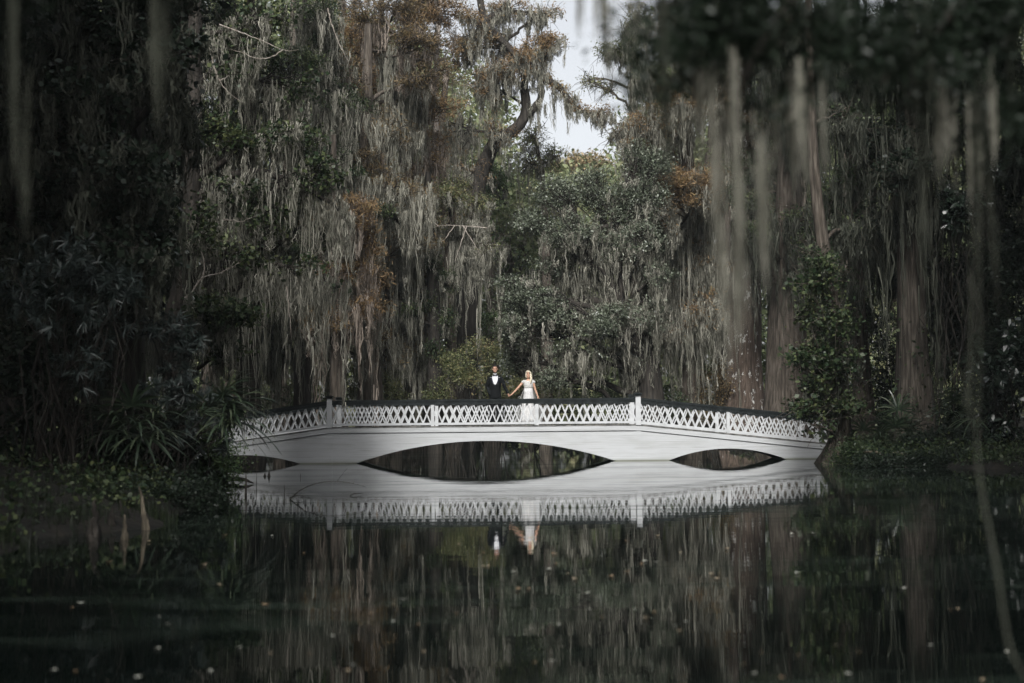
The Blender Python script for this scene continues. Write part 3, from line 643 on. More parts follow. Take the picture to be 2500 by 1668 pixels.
make_tree('cypress_tree', 'slender pale-barked cypress just right of the vine-smothered tree', 'tree', 46,
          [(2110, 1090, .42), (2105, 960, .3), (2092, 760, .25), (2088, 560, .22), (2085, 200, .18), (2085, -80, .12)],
          auto(2100, -30, 760, 80, 16, (50, 45), 2, 14, .8, 26, 1.9), leafmat='vine', leaf='small', bark='bark', mossmat='moss_shaded', flute=.2, ivy=dict(mat='vine', bands=[(620, 1060, 9, .12, 130)]))
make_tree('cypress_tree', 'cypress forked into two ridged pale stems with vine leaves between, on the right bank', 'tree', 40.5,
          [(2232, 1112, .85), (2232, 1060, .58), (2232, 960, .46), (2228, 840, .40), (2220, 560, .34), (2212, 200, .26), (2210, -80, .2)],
          auto(2215, -30, 700, 110, 18, (60, 55), 2, 14, .9, 26, 1.7), leafmat='dark_leaf', leaf='vine', bark='bark_red', mossmat='moss_shaded', flute=.32, nseg=24,
          ivy=dict(mat='vine', bands=[(760, 1040, 6, .02, 90)]))
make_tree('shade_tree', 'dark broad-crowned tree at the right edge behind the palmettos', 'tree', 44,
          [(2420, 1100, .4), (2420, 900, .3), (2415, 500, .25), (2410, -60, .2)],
          auto(2400, -40, 860, 150, 26, (75, 60), 3, 16, 1, 22, 1.6), leafmat='dark_leaf', leaf='broad', bark='bark_dark', mossmat='moss_shaded')
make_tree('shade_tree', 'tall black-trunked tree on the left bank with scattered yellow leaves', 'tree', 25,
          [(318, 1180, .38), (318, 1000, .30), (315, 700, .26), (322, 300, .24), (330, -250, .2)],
          auto(250, -80, 620, 170, 22, (95, 80), 3, 13, 1.1, 12, 1.1), leafmat='dark_leaf', leaf='vine', bark='bark_dark', mossmat='moss_shaded')
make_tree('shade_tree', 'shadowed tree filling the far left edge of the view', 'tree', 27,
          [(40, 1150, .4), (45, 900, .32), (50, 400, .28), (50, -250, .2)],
          auto(60, -100, 900, 120, 22, (100, 85), 2, 14, 1.2, 18, 1.3), leafmat='dark_leaf', leaf='vine', bark='bark_dark', mossmat='moss_shaded')
OT, _ = make_tree('overhanging_tree', 'left-bank tree hung with vine leaves, its moss trailing in front of the left rail', 'tree', 36,
          [(440, 1130, .4), (440, 1000, .32), (425, 800, .3), (450, 680, .26), (470, 400, .22), (480, -150, .15)],
          [(560, 130, 0, 90, 70, 16, 1, 20, 1.5), (650, 60, 0, 80, 60, 16, .9, 22, 1.5), (520, 330, 0, 90, 40, 20, 1, 8, 1), (620, 340, 0, 80, 30, 20, 1, 10, 1.2), (730, 330, 0, 70, 30, 20, 1, 14, 1.6), (780, 430, 0, 45, 60, 22, 1, 10, 1.4),
           (560, 480, 0, 90, 50, 20, 1, 12, 1.2), (660, 520, 0, 70, 60, 18, 1, 12, 1.4), (780, 580, 1, 35, 50, 12, .9, 4, 1), (480, 560, -1, 60, 60, 16, 1, 10, 1.1), (700, 200, 1, 80, 60, 16, .9, 16, 1.6),
           (600, 640, 0, 60, 40, 12, .8, 14, 1.6), (740, 660, 0, 60, 25, 10, .8, 16, 2.2), (520, 760, -2, 60, 26, 18, 1.2, 8, 1), (590, 770, -2, 50, 22, 14, 1.2, 6, 1.2), (560, 870, -1, 40, 25, 8, 1, 6, .8), (830, 700, 1, 50, 20, 5, .3, 12, 2.4)],
          leafmat='vine', leaf='vine', bark='bark_dark', mossmat='moss', nseg=24, strands=34, moss_w=.02,
          limbs=[dict(pts=[(450, 700, .14), (560, 640, .1), (680, 650, .07), (760, 690, .04)], n=26, L=2.0), dict(pts=[(460, 500, .14), (600, 420, .1), (780, 470, .06), (860, 560, .03)], n=30, L=2.4)])
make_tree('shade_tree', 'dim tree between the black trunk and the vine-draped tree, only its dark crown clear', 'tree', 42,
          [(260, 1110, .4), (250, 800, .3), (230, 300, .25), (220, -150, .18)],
          auto(280, -60, 820, 200, 24, (85, 70), 3, 13, 1, 22, 1.6), leafmat='dark_leaf', leaf='broad', bark='bark_dark', mossmat='moss_shaded')
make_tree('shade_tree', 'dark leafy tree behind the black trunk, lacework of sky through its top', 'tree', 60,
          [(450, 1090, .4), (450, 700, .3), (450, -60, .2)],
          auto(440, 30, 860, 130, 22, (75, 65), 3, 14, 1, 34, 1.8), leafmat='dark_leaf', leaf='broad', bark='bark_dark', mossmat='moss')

def bare_twigs(root, Y, paths, r=.02):
    b = Buf()
    for pth in paths:
        k = len(pth); q = smooth_path([[*P(u, v, Y), r * (1 - .8 * i / (k - 1))] for i, (u, v) in enumerate(pth)], 5 * k); q[1:-1, :3] += rng.normal(0, .008, (len(q) - 2, 3)); tube(b, q[:, :3], q[:, 3], 5)
    b.build('bare_branch', M['bark_pale'], root)
bare_twigs(OT, 34, [[(448, 730), (470, 712), (492, 680), (530, 668), (562, 655), (588, 640)], [(492, 680), (500, 650), (492, 615)]], .024)
bare_twigs(OT, 33.5, [[(535, 60), (590, 80), (640, 100), (690, 122), (730, 122)], [(690, 122), (660, 140), (625, 142), (590, 128), (560, 120)], [(518, 140), (530, 185), (552, 220), (592, 252)], [(535, 198), (560, 185)], [(800, 20), (810, 60), (830, 110), (850, 150)], [(545, 535), (590, 540), (630, 525)], [(700, 700), (706, 760), (712, 830)]], .017)
bare_twigs(YT, 56.5, [[(1190, 557), (1150, 553), (1110, 551), (1070, 552), (1020, 575)], [(1110, 551), (1080, 590), (1050, 600)], [(1130, 552), (1160, 600), (1175, 625)], [(1140, 552), (1120, 610), (1110, 640)], [(1070, 552), (1050, 535)]], .02)

# far woods: one uncountable mass
def ztop(u):
    return np.interp(u, [-2000, 60, 130, 200, 260, 700, 860, 1000, 1215, 1250, 1330, 1500, 1540, 1600, 1700, 2050, 2330, 2430, 2500, 4500], [30, 30, 22, 22, 30, 28, 23, 22, 19, 14.5, 14, 14, 15, 19, 24, 22, 18, 19, 26, 30])
b = Buf(); bm = Buf()
n = 9000
yy = rng.uniform(74, 104, n); xx = rng.uniform(-52, 52, n)
uu = 1250 + xx / yy * FPX; zt = ztop(uu) * yy / 80
zz = rng.uniform(0, 1, n) ** .9 * zt + .6
C = np.repeat(np.stack([xx, yy, zz + .5], -1), 84, 0); C = C + rng.normal(0, .7, C.shape)
leaves(b, C, .29, .55, .4, 0)
sel = rng.random(n) < .3
moss(b, np.stack([xx, yy - .5, zz], -1)[sel], np.minimum(rng.lognormal(.9, .4, sel.sum()), np.maximum(zz[sel] - .3, .2)), 9, 3, .07, .3, 1)
for _ in range(46):
    x = rng.uniform(-45, 45); y = rng.uniform(70, 90); h = ztop(1250 + x / y * FPX) * .9
    tube(b, wiggle_path((x, y, 0), (x + rng.normal(0, 1), y, h), 7, 0, .008), np.linspace(rng.uniform(.3, .6), .12, 7), 8, 2)
tag(b.build('distant_woods', [M['far'], M['moss'], M['bark']]), 'mass of far woods closing the view behind the moss-hung trees', 'woods', kind='stuff')

# unseen woods added round the pond; leaf slabs placed to shade its sides
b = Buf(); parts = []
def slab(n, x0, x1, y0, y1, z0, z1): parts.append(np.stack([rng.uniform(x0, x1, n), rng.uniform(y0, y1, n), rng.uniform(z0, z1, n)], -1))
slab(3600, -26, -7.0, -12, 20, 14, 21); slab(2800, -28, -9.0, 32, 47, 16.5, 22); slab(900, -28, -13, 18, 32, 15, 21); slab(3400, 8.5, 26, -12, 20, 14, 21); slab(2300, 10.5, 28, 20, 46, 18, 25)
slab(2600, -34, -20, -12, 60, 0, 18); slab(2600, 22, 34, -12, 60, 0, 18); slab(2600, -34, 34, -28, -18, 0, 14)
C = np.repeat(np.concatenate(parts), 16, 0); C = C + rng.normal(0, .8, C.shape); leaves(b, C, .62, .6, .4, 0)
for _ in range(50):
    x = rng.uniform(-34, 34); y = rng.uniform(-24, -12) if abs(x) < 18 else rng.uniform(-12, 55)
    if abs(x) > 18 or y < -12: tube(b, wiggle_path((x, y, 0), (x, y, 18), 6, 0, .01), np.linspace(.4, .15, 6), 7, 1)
tag(b.build('shade_woods', [M['dark_leaf'], M['bark_dark']]), 'unseen woods added round the pond and over its banks to shade them', 'woods', kind='stuff')

# ------------------------------------------------------------------ shrubs and bank plants
def bush(name, label, cat, spots, leaf, mat, Y, group=None, stem='bark_dark', size=None, n=1.0):
    """spots: (u, v, ru, rv, nsub) clumps over stems rising from the bank"""
    c0 = P(spots[0][0], spots[0][1], Y); g = float(gz(c0[0], Y)); root = thing(name, label, cat, (c0[0], Y, max(g, 0)), group)
    bs = Buf(); bl = Buf(); ls, la, lsp, lper, ld, lu = LEAF[leaf]; ls = size or ls
    for (u, v, ru, rv, nsub) in spots:
        yy = Y + rng.uniform(-.3, .3); cen = P(u, v, yy); sc = FPX / yy; d = unit(rng.normal(0, 1, (nsub, 3))) * rng.uniform(.2, 1, (nsub, 1)) ** .45
        sub = cen + d * np.array([ru / sc, max(.4, ru / sc * .8), rv / sc]); sub[:, 2] = np.maximum(sub[:, 2], .12)
        foot = np.array([c0[0] + (cen[0] - c0[0]) * .7, Y, max(float(gz(c0[0] + (cen[0] - c0[0]) * .7, Y)), 0) - .1])
        for s_ in sub[::2]: tube(bs, wiggle_path(foot, s_, 5, .05, .04), np.linspace(.02, .005, 5), 4)
        C = np.repeat(sub, int(lper * n), 0); C = C + rng.normal(0, lsp * .5, C.shape); C[:, 2] = np.maximum(C[:, 2], .03); leaves(bl, C, ls, la, lu, 0, ld)
    bs.build('stems', M[stem], root); bl.build('foliage', M[mat], root); return root
SH = 'shrubs on the far shore'
bush('shrub', 'yellow-green shrub close to the left of the groom', 'shrub', [(1120, 880, 45, 25, 16), (1100, 925, 50, 30, 16), (1160, 925, 30, 25, 10), (1080, 960, 40, 20, 10)], 'small', 'light_green', 56.5, SH)
bush('shrub', 'bright green shrub over the rail, midway from the left newel post to the groom', 'shrub', [(890, 905, 42, 30, 16), (940, 935, 35, 28, 12), (870, 950, 35, 25, 10), (960, 975, 50, 20, 10)], 'small', 'light_green', 57.5, SH)
bush('shrub', 'yellowing bushes directly behind the couple, above the rail', 'shrub', [(1215, 890, 34, 36, 18), (1230, 950, 60, 30, 16), (1170, 850, 50, 20, 12), (1340, 960, 60, 25, 14)], 'small', 'light_green', 58.5, SH)
bush('shrub', 'russet-tinged bush against the foot of the lichened trunk', 'shrub', [(1745, 930, 40, 60, 22), (1730, 1000, 50, 30, 14)], 'small', 'cypress_dull', 59, SH)
bush('shrub', 'dark bush on the far shore by the left newel post', 'shrub', [(640, 960, 60, 40, 20), (720, 980, 60, 35, 20), (800, 990, 50, 30, 14)], 'small', 'green', 56.5, SH)
bush('shrub', 'low green thicket on the far shore right of the bride', 'shrub', [(1440, 970, 70, 30, 20), (1540, 980, 60, 28, 18), (1640, 990, 60, 28, 16)], 'small', 'vine', 58, SH)
bush('shrub', 'low rounded shrub with yellowing tips at the waterline beside the flared tree foot', 'shrub', [(2080, 1105, 38, 22, 26), (2120, 1120, 45, 20, 22), (2060, 1130, 30, 14, 10), (2150, 1140, 40, 12, 12)], 'small', 'vine', 37.2, size=.06)
bush('shrub', 'tangle of dark leaves on the right bank under the forked cypress', 'shrub', [(2250, 1090, 60, 35, 26), (2330, 1080, 60, 45, 26), (2300, 1125, 70, 20, 20), (2200, 1110, 40, 20, 14)], 'small', 'dark_leaf', 37.5)
bush('shrub', 'shrub of drooping leaves hiding the root of the left bank by the bridge', 'shrub', [(540, 1120, 30, 40, 22), (505, 1060, 40, 50, 30), (530, 1010, 26, 30, 16), (500, 1160, 40, 35, 22), (545, 1170, 26, 26, 14), (450, 1190, 50, 30, 20)], 'small', 'green', 24.6, size=.05)
bush('shrub', 'black undergrowth below the left trees', 'shrub', [(120, 1060, 110, 90, 34), (260, 1100, 90, 70, 26), (400, 1100, 80, 60, 26), (60, 900, 90, 90, 24)], 'broad', 'dark_leaf', 23.5)
bush('shrub', 'dark leafy undergrowth filling the right margin', 'shrub', [(2420, 900, 90, 120, 40), (2380, 1020, 90, 80, 34), (2480, 700, 70, 120, 30), (2440, 1090, 90, 30, 20)], 'broad', 'dark_leaf', 39)

def whorl_bush(name, label, Y, spots, mat, n=12, length=.2, width=.022, stem='bark_dark', per=10):
    c0 = P(spots[0][0], spots[0][1], Y); root = thing(name, label, 'shrub', (c0[0], Y, max(float(gz(c0[0], Y)), 0)))
    bs = Buf(); bl = Buf()
    for (u, v, ru, rv, k) in spots:
        yy = Y + rng.uniform(-.5, .5); cen = P(u, v, yy); sc = FPX / yy; d = unit(rng.normal(0, 1, (k, 3))) * rng.uniform(.2, 1, (k, 1)) ** .45
        sub = cen + d * np.array([ru / sc, max(.3, ru / sc * .8), rv / sc]); sub[:, 2] = np.maximum(sub[:, 2], .2)
        foot = np.array([c0[0] + rng.normal(0, .2), Y + .3, max(float(gz(c0[0], Y + .3)), 0) - .1])
        for s_ in sub[::5]: tube(bs, wiggle_path(foot + rng.normal(0, .25, 3) * [1, 1, 0], s_, 6, .08, .05), np.linspace(.016, .005, 6), 5)
        D = unit(sub - cen + rng.normal(0, .5, sub.shape) + np.array([0, -.3, .5])); rosette(bl, sub, D, n, length, width)
    bs.build('stems', M[stem], root); bl.build('foliage', M[mat], root); return root
bush('shrub', 'dark thicket added to cover a bright gap left of the forked cypress', 'shrub', [(2160, 820, 40, 70, 26), (2170, 920, 45, 60, 26), (2140, 1000, 40, 50, 22), (2290, 900, 40, 90, 26)], 'small', 'dark_leaf', 48)  # added bush that darkens a lit gap in the far woods
whorl_bush('narrow_leaved_shrub', 'tall shrub with whorls of long narrow grey leaves on the left bank', 21,
           [(150, 620, 90, 60, 46), (230, 680, 80, 50, 46), (300, 700, 60, 50, 40), (130, 760, 90, 70, 40), (240, 790, 70, 60, 34), (200, 900, 80, 60, 24), (60, 700, 60, 80, 26)], 'oleander', n=13, length=.20, width=.02)
whorl_bush('narrow_leaved_shrub', 'bluish narrow-leaved shrub leaning over the left palmetto', 22.5,
           [(400, 800, 60, 35, 34), (450, 830, 50, 50, 34), (440, 910, 50, 40, 34), (480, 980, 50, 50, 40), (390, 960, 50, 40, 26), (540, 1000, 40, 40, 22), (440, 1040, 60, 40, 22), (540, 1080, 28, 30, 14)], 'oleander', n=13, length=.18, width=.02)
whorl_bush('magnolia_shrub', 'shrub with big glossy dark leaves by the right edge, above the water', 36,
           [(2420, 900, 60, 60, 34), (2470, 960, 50, 60, 34), (2420, 1050, 60, 40, 34), (2470, 1090, 50, 40, 30), (2480, 820, 40, 50, 24)], 'magnolia', n=9, length=.24, width=.09)
whorl_bush('magnolia_shrub', 'glossy-leaved sapling high in the shade of the forked cypress', 39,
           [(2310, 490, 30, 30, 20), (2360, 500, 50, 30, 24), (2330, 540, 30, 30, 14), (2410, 400, 40, 40, 16)], 'magnolia', n=9, length=.24, width=.09)

def palmetto(label, base, fronds, L=.75, mat='palm', blades=17):
    """fronds: (azimuth deg, elevation deg, stalk length)"""
    root = thing('palmetto', label, 'palm', base, 'fan palmettos on the banks'); base = np.array(base, float)
    for az, el, sl in fronds:
        bs = Buf(); az = R(az); el = R(el); d = np.array([math.cos(el) * math.sin(az), -math.cos(el) * math.cos(az), math.sin(el)])
        t = np.linspace(0, 1, 6)[:, None]; st = base + d * sl * t; st[:, 2] -= .12 * sl * (t[:, 0] ** 2)
        tube(bs, st, np.linspace(.013, .006, 6), 4)
        hub = st[-1]; side = unit(np.cross(d, [0, 0, 1.])); up = np.cross(side, d)
        for k in range(blades):
            a = R(-105 + 210 * k / (blades - 1)) + rng.normal(0, .03)
            bd = unit(d * math.cos(a) + side * math.sin(a) + up * (.25 * (k % 2) + rng.normal(0, .05)))
            l = L * (.75 + .25 * math.cos(a)) * rng.uniform(.85, 1.1); s = np.linspace(0, 1, 7)
            c = hub + bd * (l * s)[:, None]; c[:, 2] -= .38 * l * s ** 2.4 * rng.uniform(.7, 1.4)
            wv = unit(np.cross(bd, up + rng.normal(0, .15, 3))); ww = .019 * np.sin(np.pi * np.clip(s * .85 + .12, 0, 1)) ** .6; ww[-1] = .001
            V = np.stack([c - wv * ww[:, None], c + wv * ww[:, None]], 1)
            i = np.arange(6) * 2; bs.add(V, np.stack([i, i + 1, i + 3, i + 2], -1))
        bs.build('frond', M[mat], root)
    return root
def on_ground(u, Y): 
    x = P(u, 1000, Y)[0]; return (x, Y, max(float(gz(x, Y)), 0))
palmetto('palmetto fan arching in front of the left bridge end', on_ground(492, 21.6)[:2] + (1.35,), [(95, 22, .5), (60, 35, .5), (80, 5, .45), (110, 45, .5), (30, 20, .4), (70, -15, .4), (130, 15, .4), (100, -8, .5)], .85)
palmetto('palmetto with drooping blades deep in the left bank shade', on_ground(330, 21.5)[:2] + (1.15,), [(-60, 30, .4), (-20, 20, .4), (20, 10, .4), (60, 25, .4), (0, 60, .4), (-40, -10, .3), (35, -20, .3), (80, -5, .35)], .75)
palmetto('palmetto of pale stiff blades next to the vine-smothered tree', on_ground(2110, 38.5)[:2] + (.55,), [(-70, 35, .5), (-40, 20, .5), (-85, 10, .45), (-20, 50, .5), (20, 20, .4), (50, 35, .5), (0, 5, .4), (-55, -5, .4)], .8)
palmetto('tall upright palmetto leaning on the forked cypress', on_ground(2190, 38.8)[:2] + (.45,), [(-8, 82, 1.1), (5, 70, .7), (-25, 55, .7), (35, 50, .6), (60, 30, .5), (-50, 30, .5), (10, 20, .4)], .85)
palmetto('dim palmetto between the forked cypress and the magnolia', on_ground(2370, 37)[:2] + (1.3,), [(-60, 35, .7), (-30, 50, .6), (-80, 10, .6), (0, 25, .5), (40, 30, .6), (-10, -10, .5), (70, 5, .5)], .9)
palmetto('palmetto high against the right edge of the view', on_ground(2490, 38)[:2] + (3.0,), [(-60, 45, .5), (-30, 60, .5), (-80, 20, .5), (0, 30, .5), (40, 50, .5), (80, 20, .5)], .9)

# grasses on the lower left bank and low cover round the shore: uncountable
def grass(name, label, pts, h, mat='grass'):
    b = Buf(); n = len(pts); a = rng.uniform(0, 6.28, n); L = h * rng.uniform(.4, 1.2, n); lean = rng.uniform(.05, .6, n)
    s = np.linspace(0, 1, 5); dx = np.cos(a)[:, None] * (lean * L)[:, None] * s ** 1.8; dy = np.sin(a)[:, None] * (lean * L)[:, None] * s ** 1.8
    c = np.stack([pts[:, 0, None] + dx, pts[:, 1, None] + dy, pts[:, 2, None] + L[:, None] * s * (1 - .3 * lean[:, None] * s)], -1)
    w_ = (.005 * (1.02 - s))[None, :, None] * np.stack([np.cos(a + 1.57), np.sin(a + 1.57), a * 0], -1)[:, None, :]
    V = np.stack([c - w_, c + w_], 2); base = (np.arange(n) * 10)[:, None] + np.arange(4)[None] * 2
    b.add(V, np.stack([base, base + 1, base + 3, base + 2], -1)); return tag(b.build(name, M[mat]), label, 'grass', kind='stuff')
n = 16000; y = rng.uniform(12.3, 19, n); x = rng.uniform(-8, -3.6, n); d = pond_dist(x, y); k = (d > -.12)
clump = np.sin(x * 3.1 + 1) * np.sin(y * 2.7) + rng.normal(0, .4, n) > .25; k &= clump
bush('shrub', 'ragged low growth trailing into the water along the right bank', 'shrub', [(2200, 1138, 60, 14, 26), (2300, 1142, 60, 14, 26), (2390, 1146, 60, 16, 26), (2470, 1150, 60, 18, 24), (2120, 1136, 30, 10, 10)], 'small', 'dark_leaf', 34.6, size=.07)
bush('shrub', 'dark low growth overhanging the left bank waterline', 'shrub', [(300, 1230, 80, 26, 26), (420, 1225, 60, 26, 26), (180, 1240, 90, 30, 26), (60, 1250, 80, 40, 22), (490, 1205, 40, 20, 16)], 'small', 'dark_leaf', 19.5, size=.05)
grass('bank_grass', 'dark grass growing on the lower left bank', np.stack([x, y, np.maximum(gz(x, y), 0) - .02], -1)[k], .24)
n = 50000; t = rng.uniform(12, 56, n); side = rng.random(n) < .45
x = np.where(side, np.interp(t, LX[:, 0], LX[:, 1]) - rng.exponential(1.2, n), np.interp(t, RX[:, 0], RX[:, 1]) - .35 + rng.exponential(1.3, n))
k = (pond_dist(x, t) > .02) & ((t > 20) | (rng.random(n) < .3)) & ((np.sin(x * 2.3) * np.sin(t * 1.9) + rng.normal(0, .7, n)) > -.4)
b = Buf(); C = np.stack([x, t, gz(x, t) + rng.exponential(.10, n)], -1)[k]; C = np.repeat(C, 3, 0) + rng.normal(0, .07, (k.sum() * 3, 3)); leaves(b, C, .07, .6, .5)
n = 16000; x = rng.uniform(-22, 24, n); y = far_edge(x) + rng.exponential(1.5, n); C = np.stack([x, y, gz(x, y) + rng.exponential(.2, n)], -1)
n = 12000; x = rng.uniform(-18, 18, n); y = far_edge(x) + rng.exponential(.9, n); C = np.stack([x, y, gz(x, y) + rng.exponential(.13, n)], -1)
leaves(b, C[np.sin(x * 2.1) + rng.normal(0, .7, n) > 0], .075, .5, .5)
tag(b.build('ground_cover', M['vine']), 'low leafy cover creeping along the pond banks', 'ground cover', kind='stuff')

# ------------------------------------------------------------------ small things at the water
def knee(label, u, vb, vt, r, mat='deadwood', lean=0.):
    p = PW(u, vb); h = (vb - vt) / (FPX / p[1]); root = thing('cypress_knee', label, 'cypress knee', (p[0], p[1], 0), 'cypress knees standing at the left bank')
    q = np.array([[p[0], p[1], -.2, r * 1.5], [p[0], p[1], .03, r * 1.25], [p[0] + lean * h * .3, p[1], h * .35, r * .75], [p[0] + lean * h * .6, p[1], h * .7, r * .5], [p[0] + lean * h, p[1], h, r * .22]])
    q = smooth_path(q, 14); q[2:-1, :2] += rng.normal(0, r * .12, (11, 2)); b = Buf(); ph = rng.uniform(0, 6)
    tube(b, q[:, :3], q[:, 3], 14, 0, lambda th, k: 1 + .22 * np.cos(3 * th + ph) + .12 * np.cos(7 * th + k * .3) + .05 * np.cos(11 * th + k))
    b.build('stump', M[mat], root, smooth=True)
knee('pale cypress knee standing alone in the water, nearest the open pond on the left', 304, 1318, 1257, .028)
knee('tallest cypress knee, slanting, at the foot of the left bank', 356, 1294, 1188, .032, lean=-.16)
knee('slim dark cypress knee between the tallest one and the grass', 294, 1286, 1222, .03, 'bark_dark')
knee('stout dark cypress knee near the grassy bank', 232, 1310, 1222, .055, 'bark_dark')
knee('stubby cypress knee among the grass at the bank edge', 222, 1322, 1272, .022, 'bark_dark')
knee('squat knee leaning away from the grass', 268, 1296, 1240, .05, 'bark_dark', .1)

root = thing('root_loop', 'gnarled root forming a round loop on the right bank', 'root', (*PW(2190, 1148)[:2], 0)); c = P(2190, 1122, 36.2)
b = Buf(); th = np.linspace(-.4, 5.4, 22); q = np.stack([c[0] + .13 * np.cos(th), np.full(22, 36.2), c[2] + .16 * np.sin(th) + .0], -1) + rng.normal(0, .006, (22, 3))
tube(b, q, .055 + .012 * np.sin(th * 3), 10); b.build('loop', M['deadwood'], root, smooth=True)
b = Buf(); tube(b, wiggle_path((c[0] + .14, 36.2, -.1), (c[0] - .75, 36.6, c[2] + .2), 9, .12, .03), np.linspace(.06, .025, 9), 8)
tube(b, wiggle_path((c[0] + .36, 36.1, -.05), (c[0] + .32, 36.1, .36), 6, 0, .02), np.linspace(.07, .03, 6), 8); b.build('side_root', M['deadwood'], root, smooth=True)

def stick(name, label, pts, mat='bark_dark', group=None, part='branch'):
    rows = [[*p, r] for p, r in pts]; root = thing(name, label, 'branch', tuple(rows[0][:3]), group); b = Buf(); q = smooth_path(rows, 22); tube(b, q[:, :3], q[:, 3], 6)
    b.build(part, M[mat], root, smooth=True); return root
def at_depth(u, v, Y): return P(u, v, Y)
Yb = PW(703, 1219)[1]
r_ = stick('fallen_branch', 'thin dark branch arching out of the water before the left pier', [(PW(703, 1219) - [0, 0, .03], .012), (P(735, 1196, Yb), .010), (P(775, 1180, Yb), .008), (P(822, 1175.5, Yb), .006), (P(865, 1181, Yb), .0045), (P(893, 1189, Yb), .003)], 'bark_dark')
b = Buf()
for a, c_ in (((822, 1176), (848, 1144)), ((863, 1181), (864, 1168))): tube(b, wiggle_path(P(*a, Yb), P(*c_, Yb), 5, .05, .02), np.linspace(.004, .002, 5), 4)
tube(b, wiggle_path(P(706, 1216, Yb), P(746, 1214, Yb), 7, .13, .0), np.linspace(.007, .003, 7), 4); b.build('twig', M['bark_dark'], r_)
stick('fallen_branch', 'forked twig floating before the white wall right of the arching branch', [(PW(855, 1212) + [0, 0, .01], .007), (PW(865, 1210) + [0, 0, .03], .006), (PW(885, 1208) + [0, 0, .02], .003)])
stick('fallen_branch', 'short dark log end jutting from the left bank toward the pond', [(PW(575, 1178) + [-.3, 0, .05], .05), (PW(590, 1180) + [0, 0, .08], .04), (PW(618, 1182) + [0, 0, .02], .012)])
for u, v0, v1, lb in ((694, 1213, 1184, 'thin dead stem upright in the water beside the arching branch'), (733, 1178, 1156, 'isolated thin stem before the left pier'), (600, 1205, 1150, 'dark straight stake nearest the left bank'), (626, 1190, 1156, 'fine stem in the water below the left arch')):
    p = PW(u, (v0 + v1) / 2 if u in (733,) else v0); h = abs(v0 - v1) / (FPX / p[1]) * (.5 if u == 733 else 1)
    stick('dead_stem', lb, [(p - [0, 0, .05], .007 if u != 600 else .02), (p + [.005, 0, h * .5], .006 if u != 600 else .016), (p + [0, 0, h], .003)], group='dead stems standing in the water', part='stem')
for u, v, lb in ((647, 1163, 'left one of two pointed black knees before the left arch'), (657, 1163, 'taller right one of two pointed black knees before the left arch')):
    p = PW(u, v); root = thing('cypress_knee', lb, 'cypress knee', (p[0], p[1], 0)); b = Buf(); h = .08 if u == 647 else .15
    tube(b, [p + [0, 0, -.05], p, p + [0, 0, h * .5], p + [0, 0, h]], [.045, .035, .018, .004], 9, 0, lambda th, k: 1 + .25 * np.cos(3 * th)); b.build('stump', M['bark_dark'], root)

# fallen leaves floating on the pond
LM = [leafy('floating_leaf_tan', [(.30, .24, .16), (.40, .33, .24)], trans=0), leafy('floating_leaf_pale', [(.30, .31, .27), (.42, .42, .38)], trans=0), leafy('floating_leaf_rust', [(.18, .12, .07), (.28, .20, .13)], trans=0)]
LLAB = ['tan fallen leaf floating on the dark pond', 'pale grey fallen leaf floating on the dark pond', 'rusty brown fallen leaf floating on the dark pond']
protos = []
for k in range(6):
    b = Buf(); s = np.linspace(0, 1, 6); wv = np.sin(np.pi * s) ** .7 * .38 * (.8 + .3 * rng.random()); wv[0] = wv[-1] = .02
    cu = .18 * rng.uniform(.5, 1.6); z = .05 + cu * (2 * s - 1) ** 2 * rng.uniform(.6, 1.2)
    V = [];
    for i in range(6): V += [(s[i] - .5, -wv[i], z[i] + cu * .6), (s[i] - .5, 0, z[i]), (s[i] - .5, wv[i], z[i] + cu * .6 * rng.uniform(.4, 1.2))]
    F = []
    for i in range(5):
        for j in (0, 1): F.append((3 * i + j, 3 * i + j + 1, 3 * i + j + 4, 3 * i + j + 3))
    b.add(V, F); me = b.build('floating_leaf', LM[k % 3]); protos.append(me)
spots = [(741, 1352), (665, 1310), (1190, 1384), (1178, 1384), (1350, 1354), (1357, 1378), (1530, 1398), (1568, 1380), (1530, 1322), (1605, 1310), (1575, 1372), (1600, 1374), (1340, 1392), (1385, 1402), (1255, 1398), (1357, 1354), (1020, 1527), (960, 1520),
         (1348, 1616), (1305, 1620), (860, 1626), (893, 1636), (757, 1599), (850, 1640), (1115, 1500), (1595, 1497), (1676, 1520), (1365, 1527), (1550, 1489), (1440, 1489), (537, 1429), (549, 1309), (130, 1638), (185, 1642), (337, 1655), (583, 1583), (660, 1597),
         (384, 1586), (410, 1524), (388, 1507), (363, 1325), (432, 1318), (198, 1474), (175, 1486), (267, 1374), (811, 1555), (1815, 1624), (2098, 1595), (1910, 1658), (2320, 1490), (2340, 1488), (2040, 1578), (2270, 1578), (2457, 1595), (1947, 1402), (1750, 1415),
         (2205, 1438), (2072, 1648), (1840, 1648), (2400, 1665), (905, 1500), (985, 1466), (1490, 1410), (1290, 1440), (1430, 1452), (1660, 1350), (1180, 1352), (1120, 1330)]
for _ in range(18): spots.append((rng.uniform(600, 2000) if rng.random() < .7 else rng.uniform(200, 2450), rng.uniform(1290, 1662)))
used = set()
for q, (u, v) in enumerate(spots):
    k = int(rng.integers(0, 6)); p = PW(u, v)
    o = protos[k] if k not in used else protos[k].copy()
    if k in used: COL.objects.link(o)
    used.add(k)
    s = rng.uniform(.035, .06) * (1 if p[1] > 9 else .6); o.scale = (s, s, s); o.location = (p[0], p[1], .002); o.rotation_euler = (0, 0, rng.uniform(0, 6.28))
    tag(o, LLAB[k % 3], 'leaf', ['tan leaves floating on the pond', 'pale leaves floating on the pond', 'rusty leaves floating on the pond'][k % 3])
for k in range(6):
    if k not in used: bpy.data.objects.remove(protos[k])
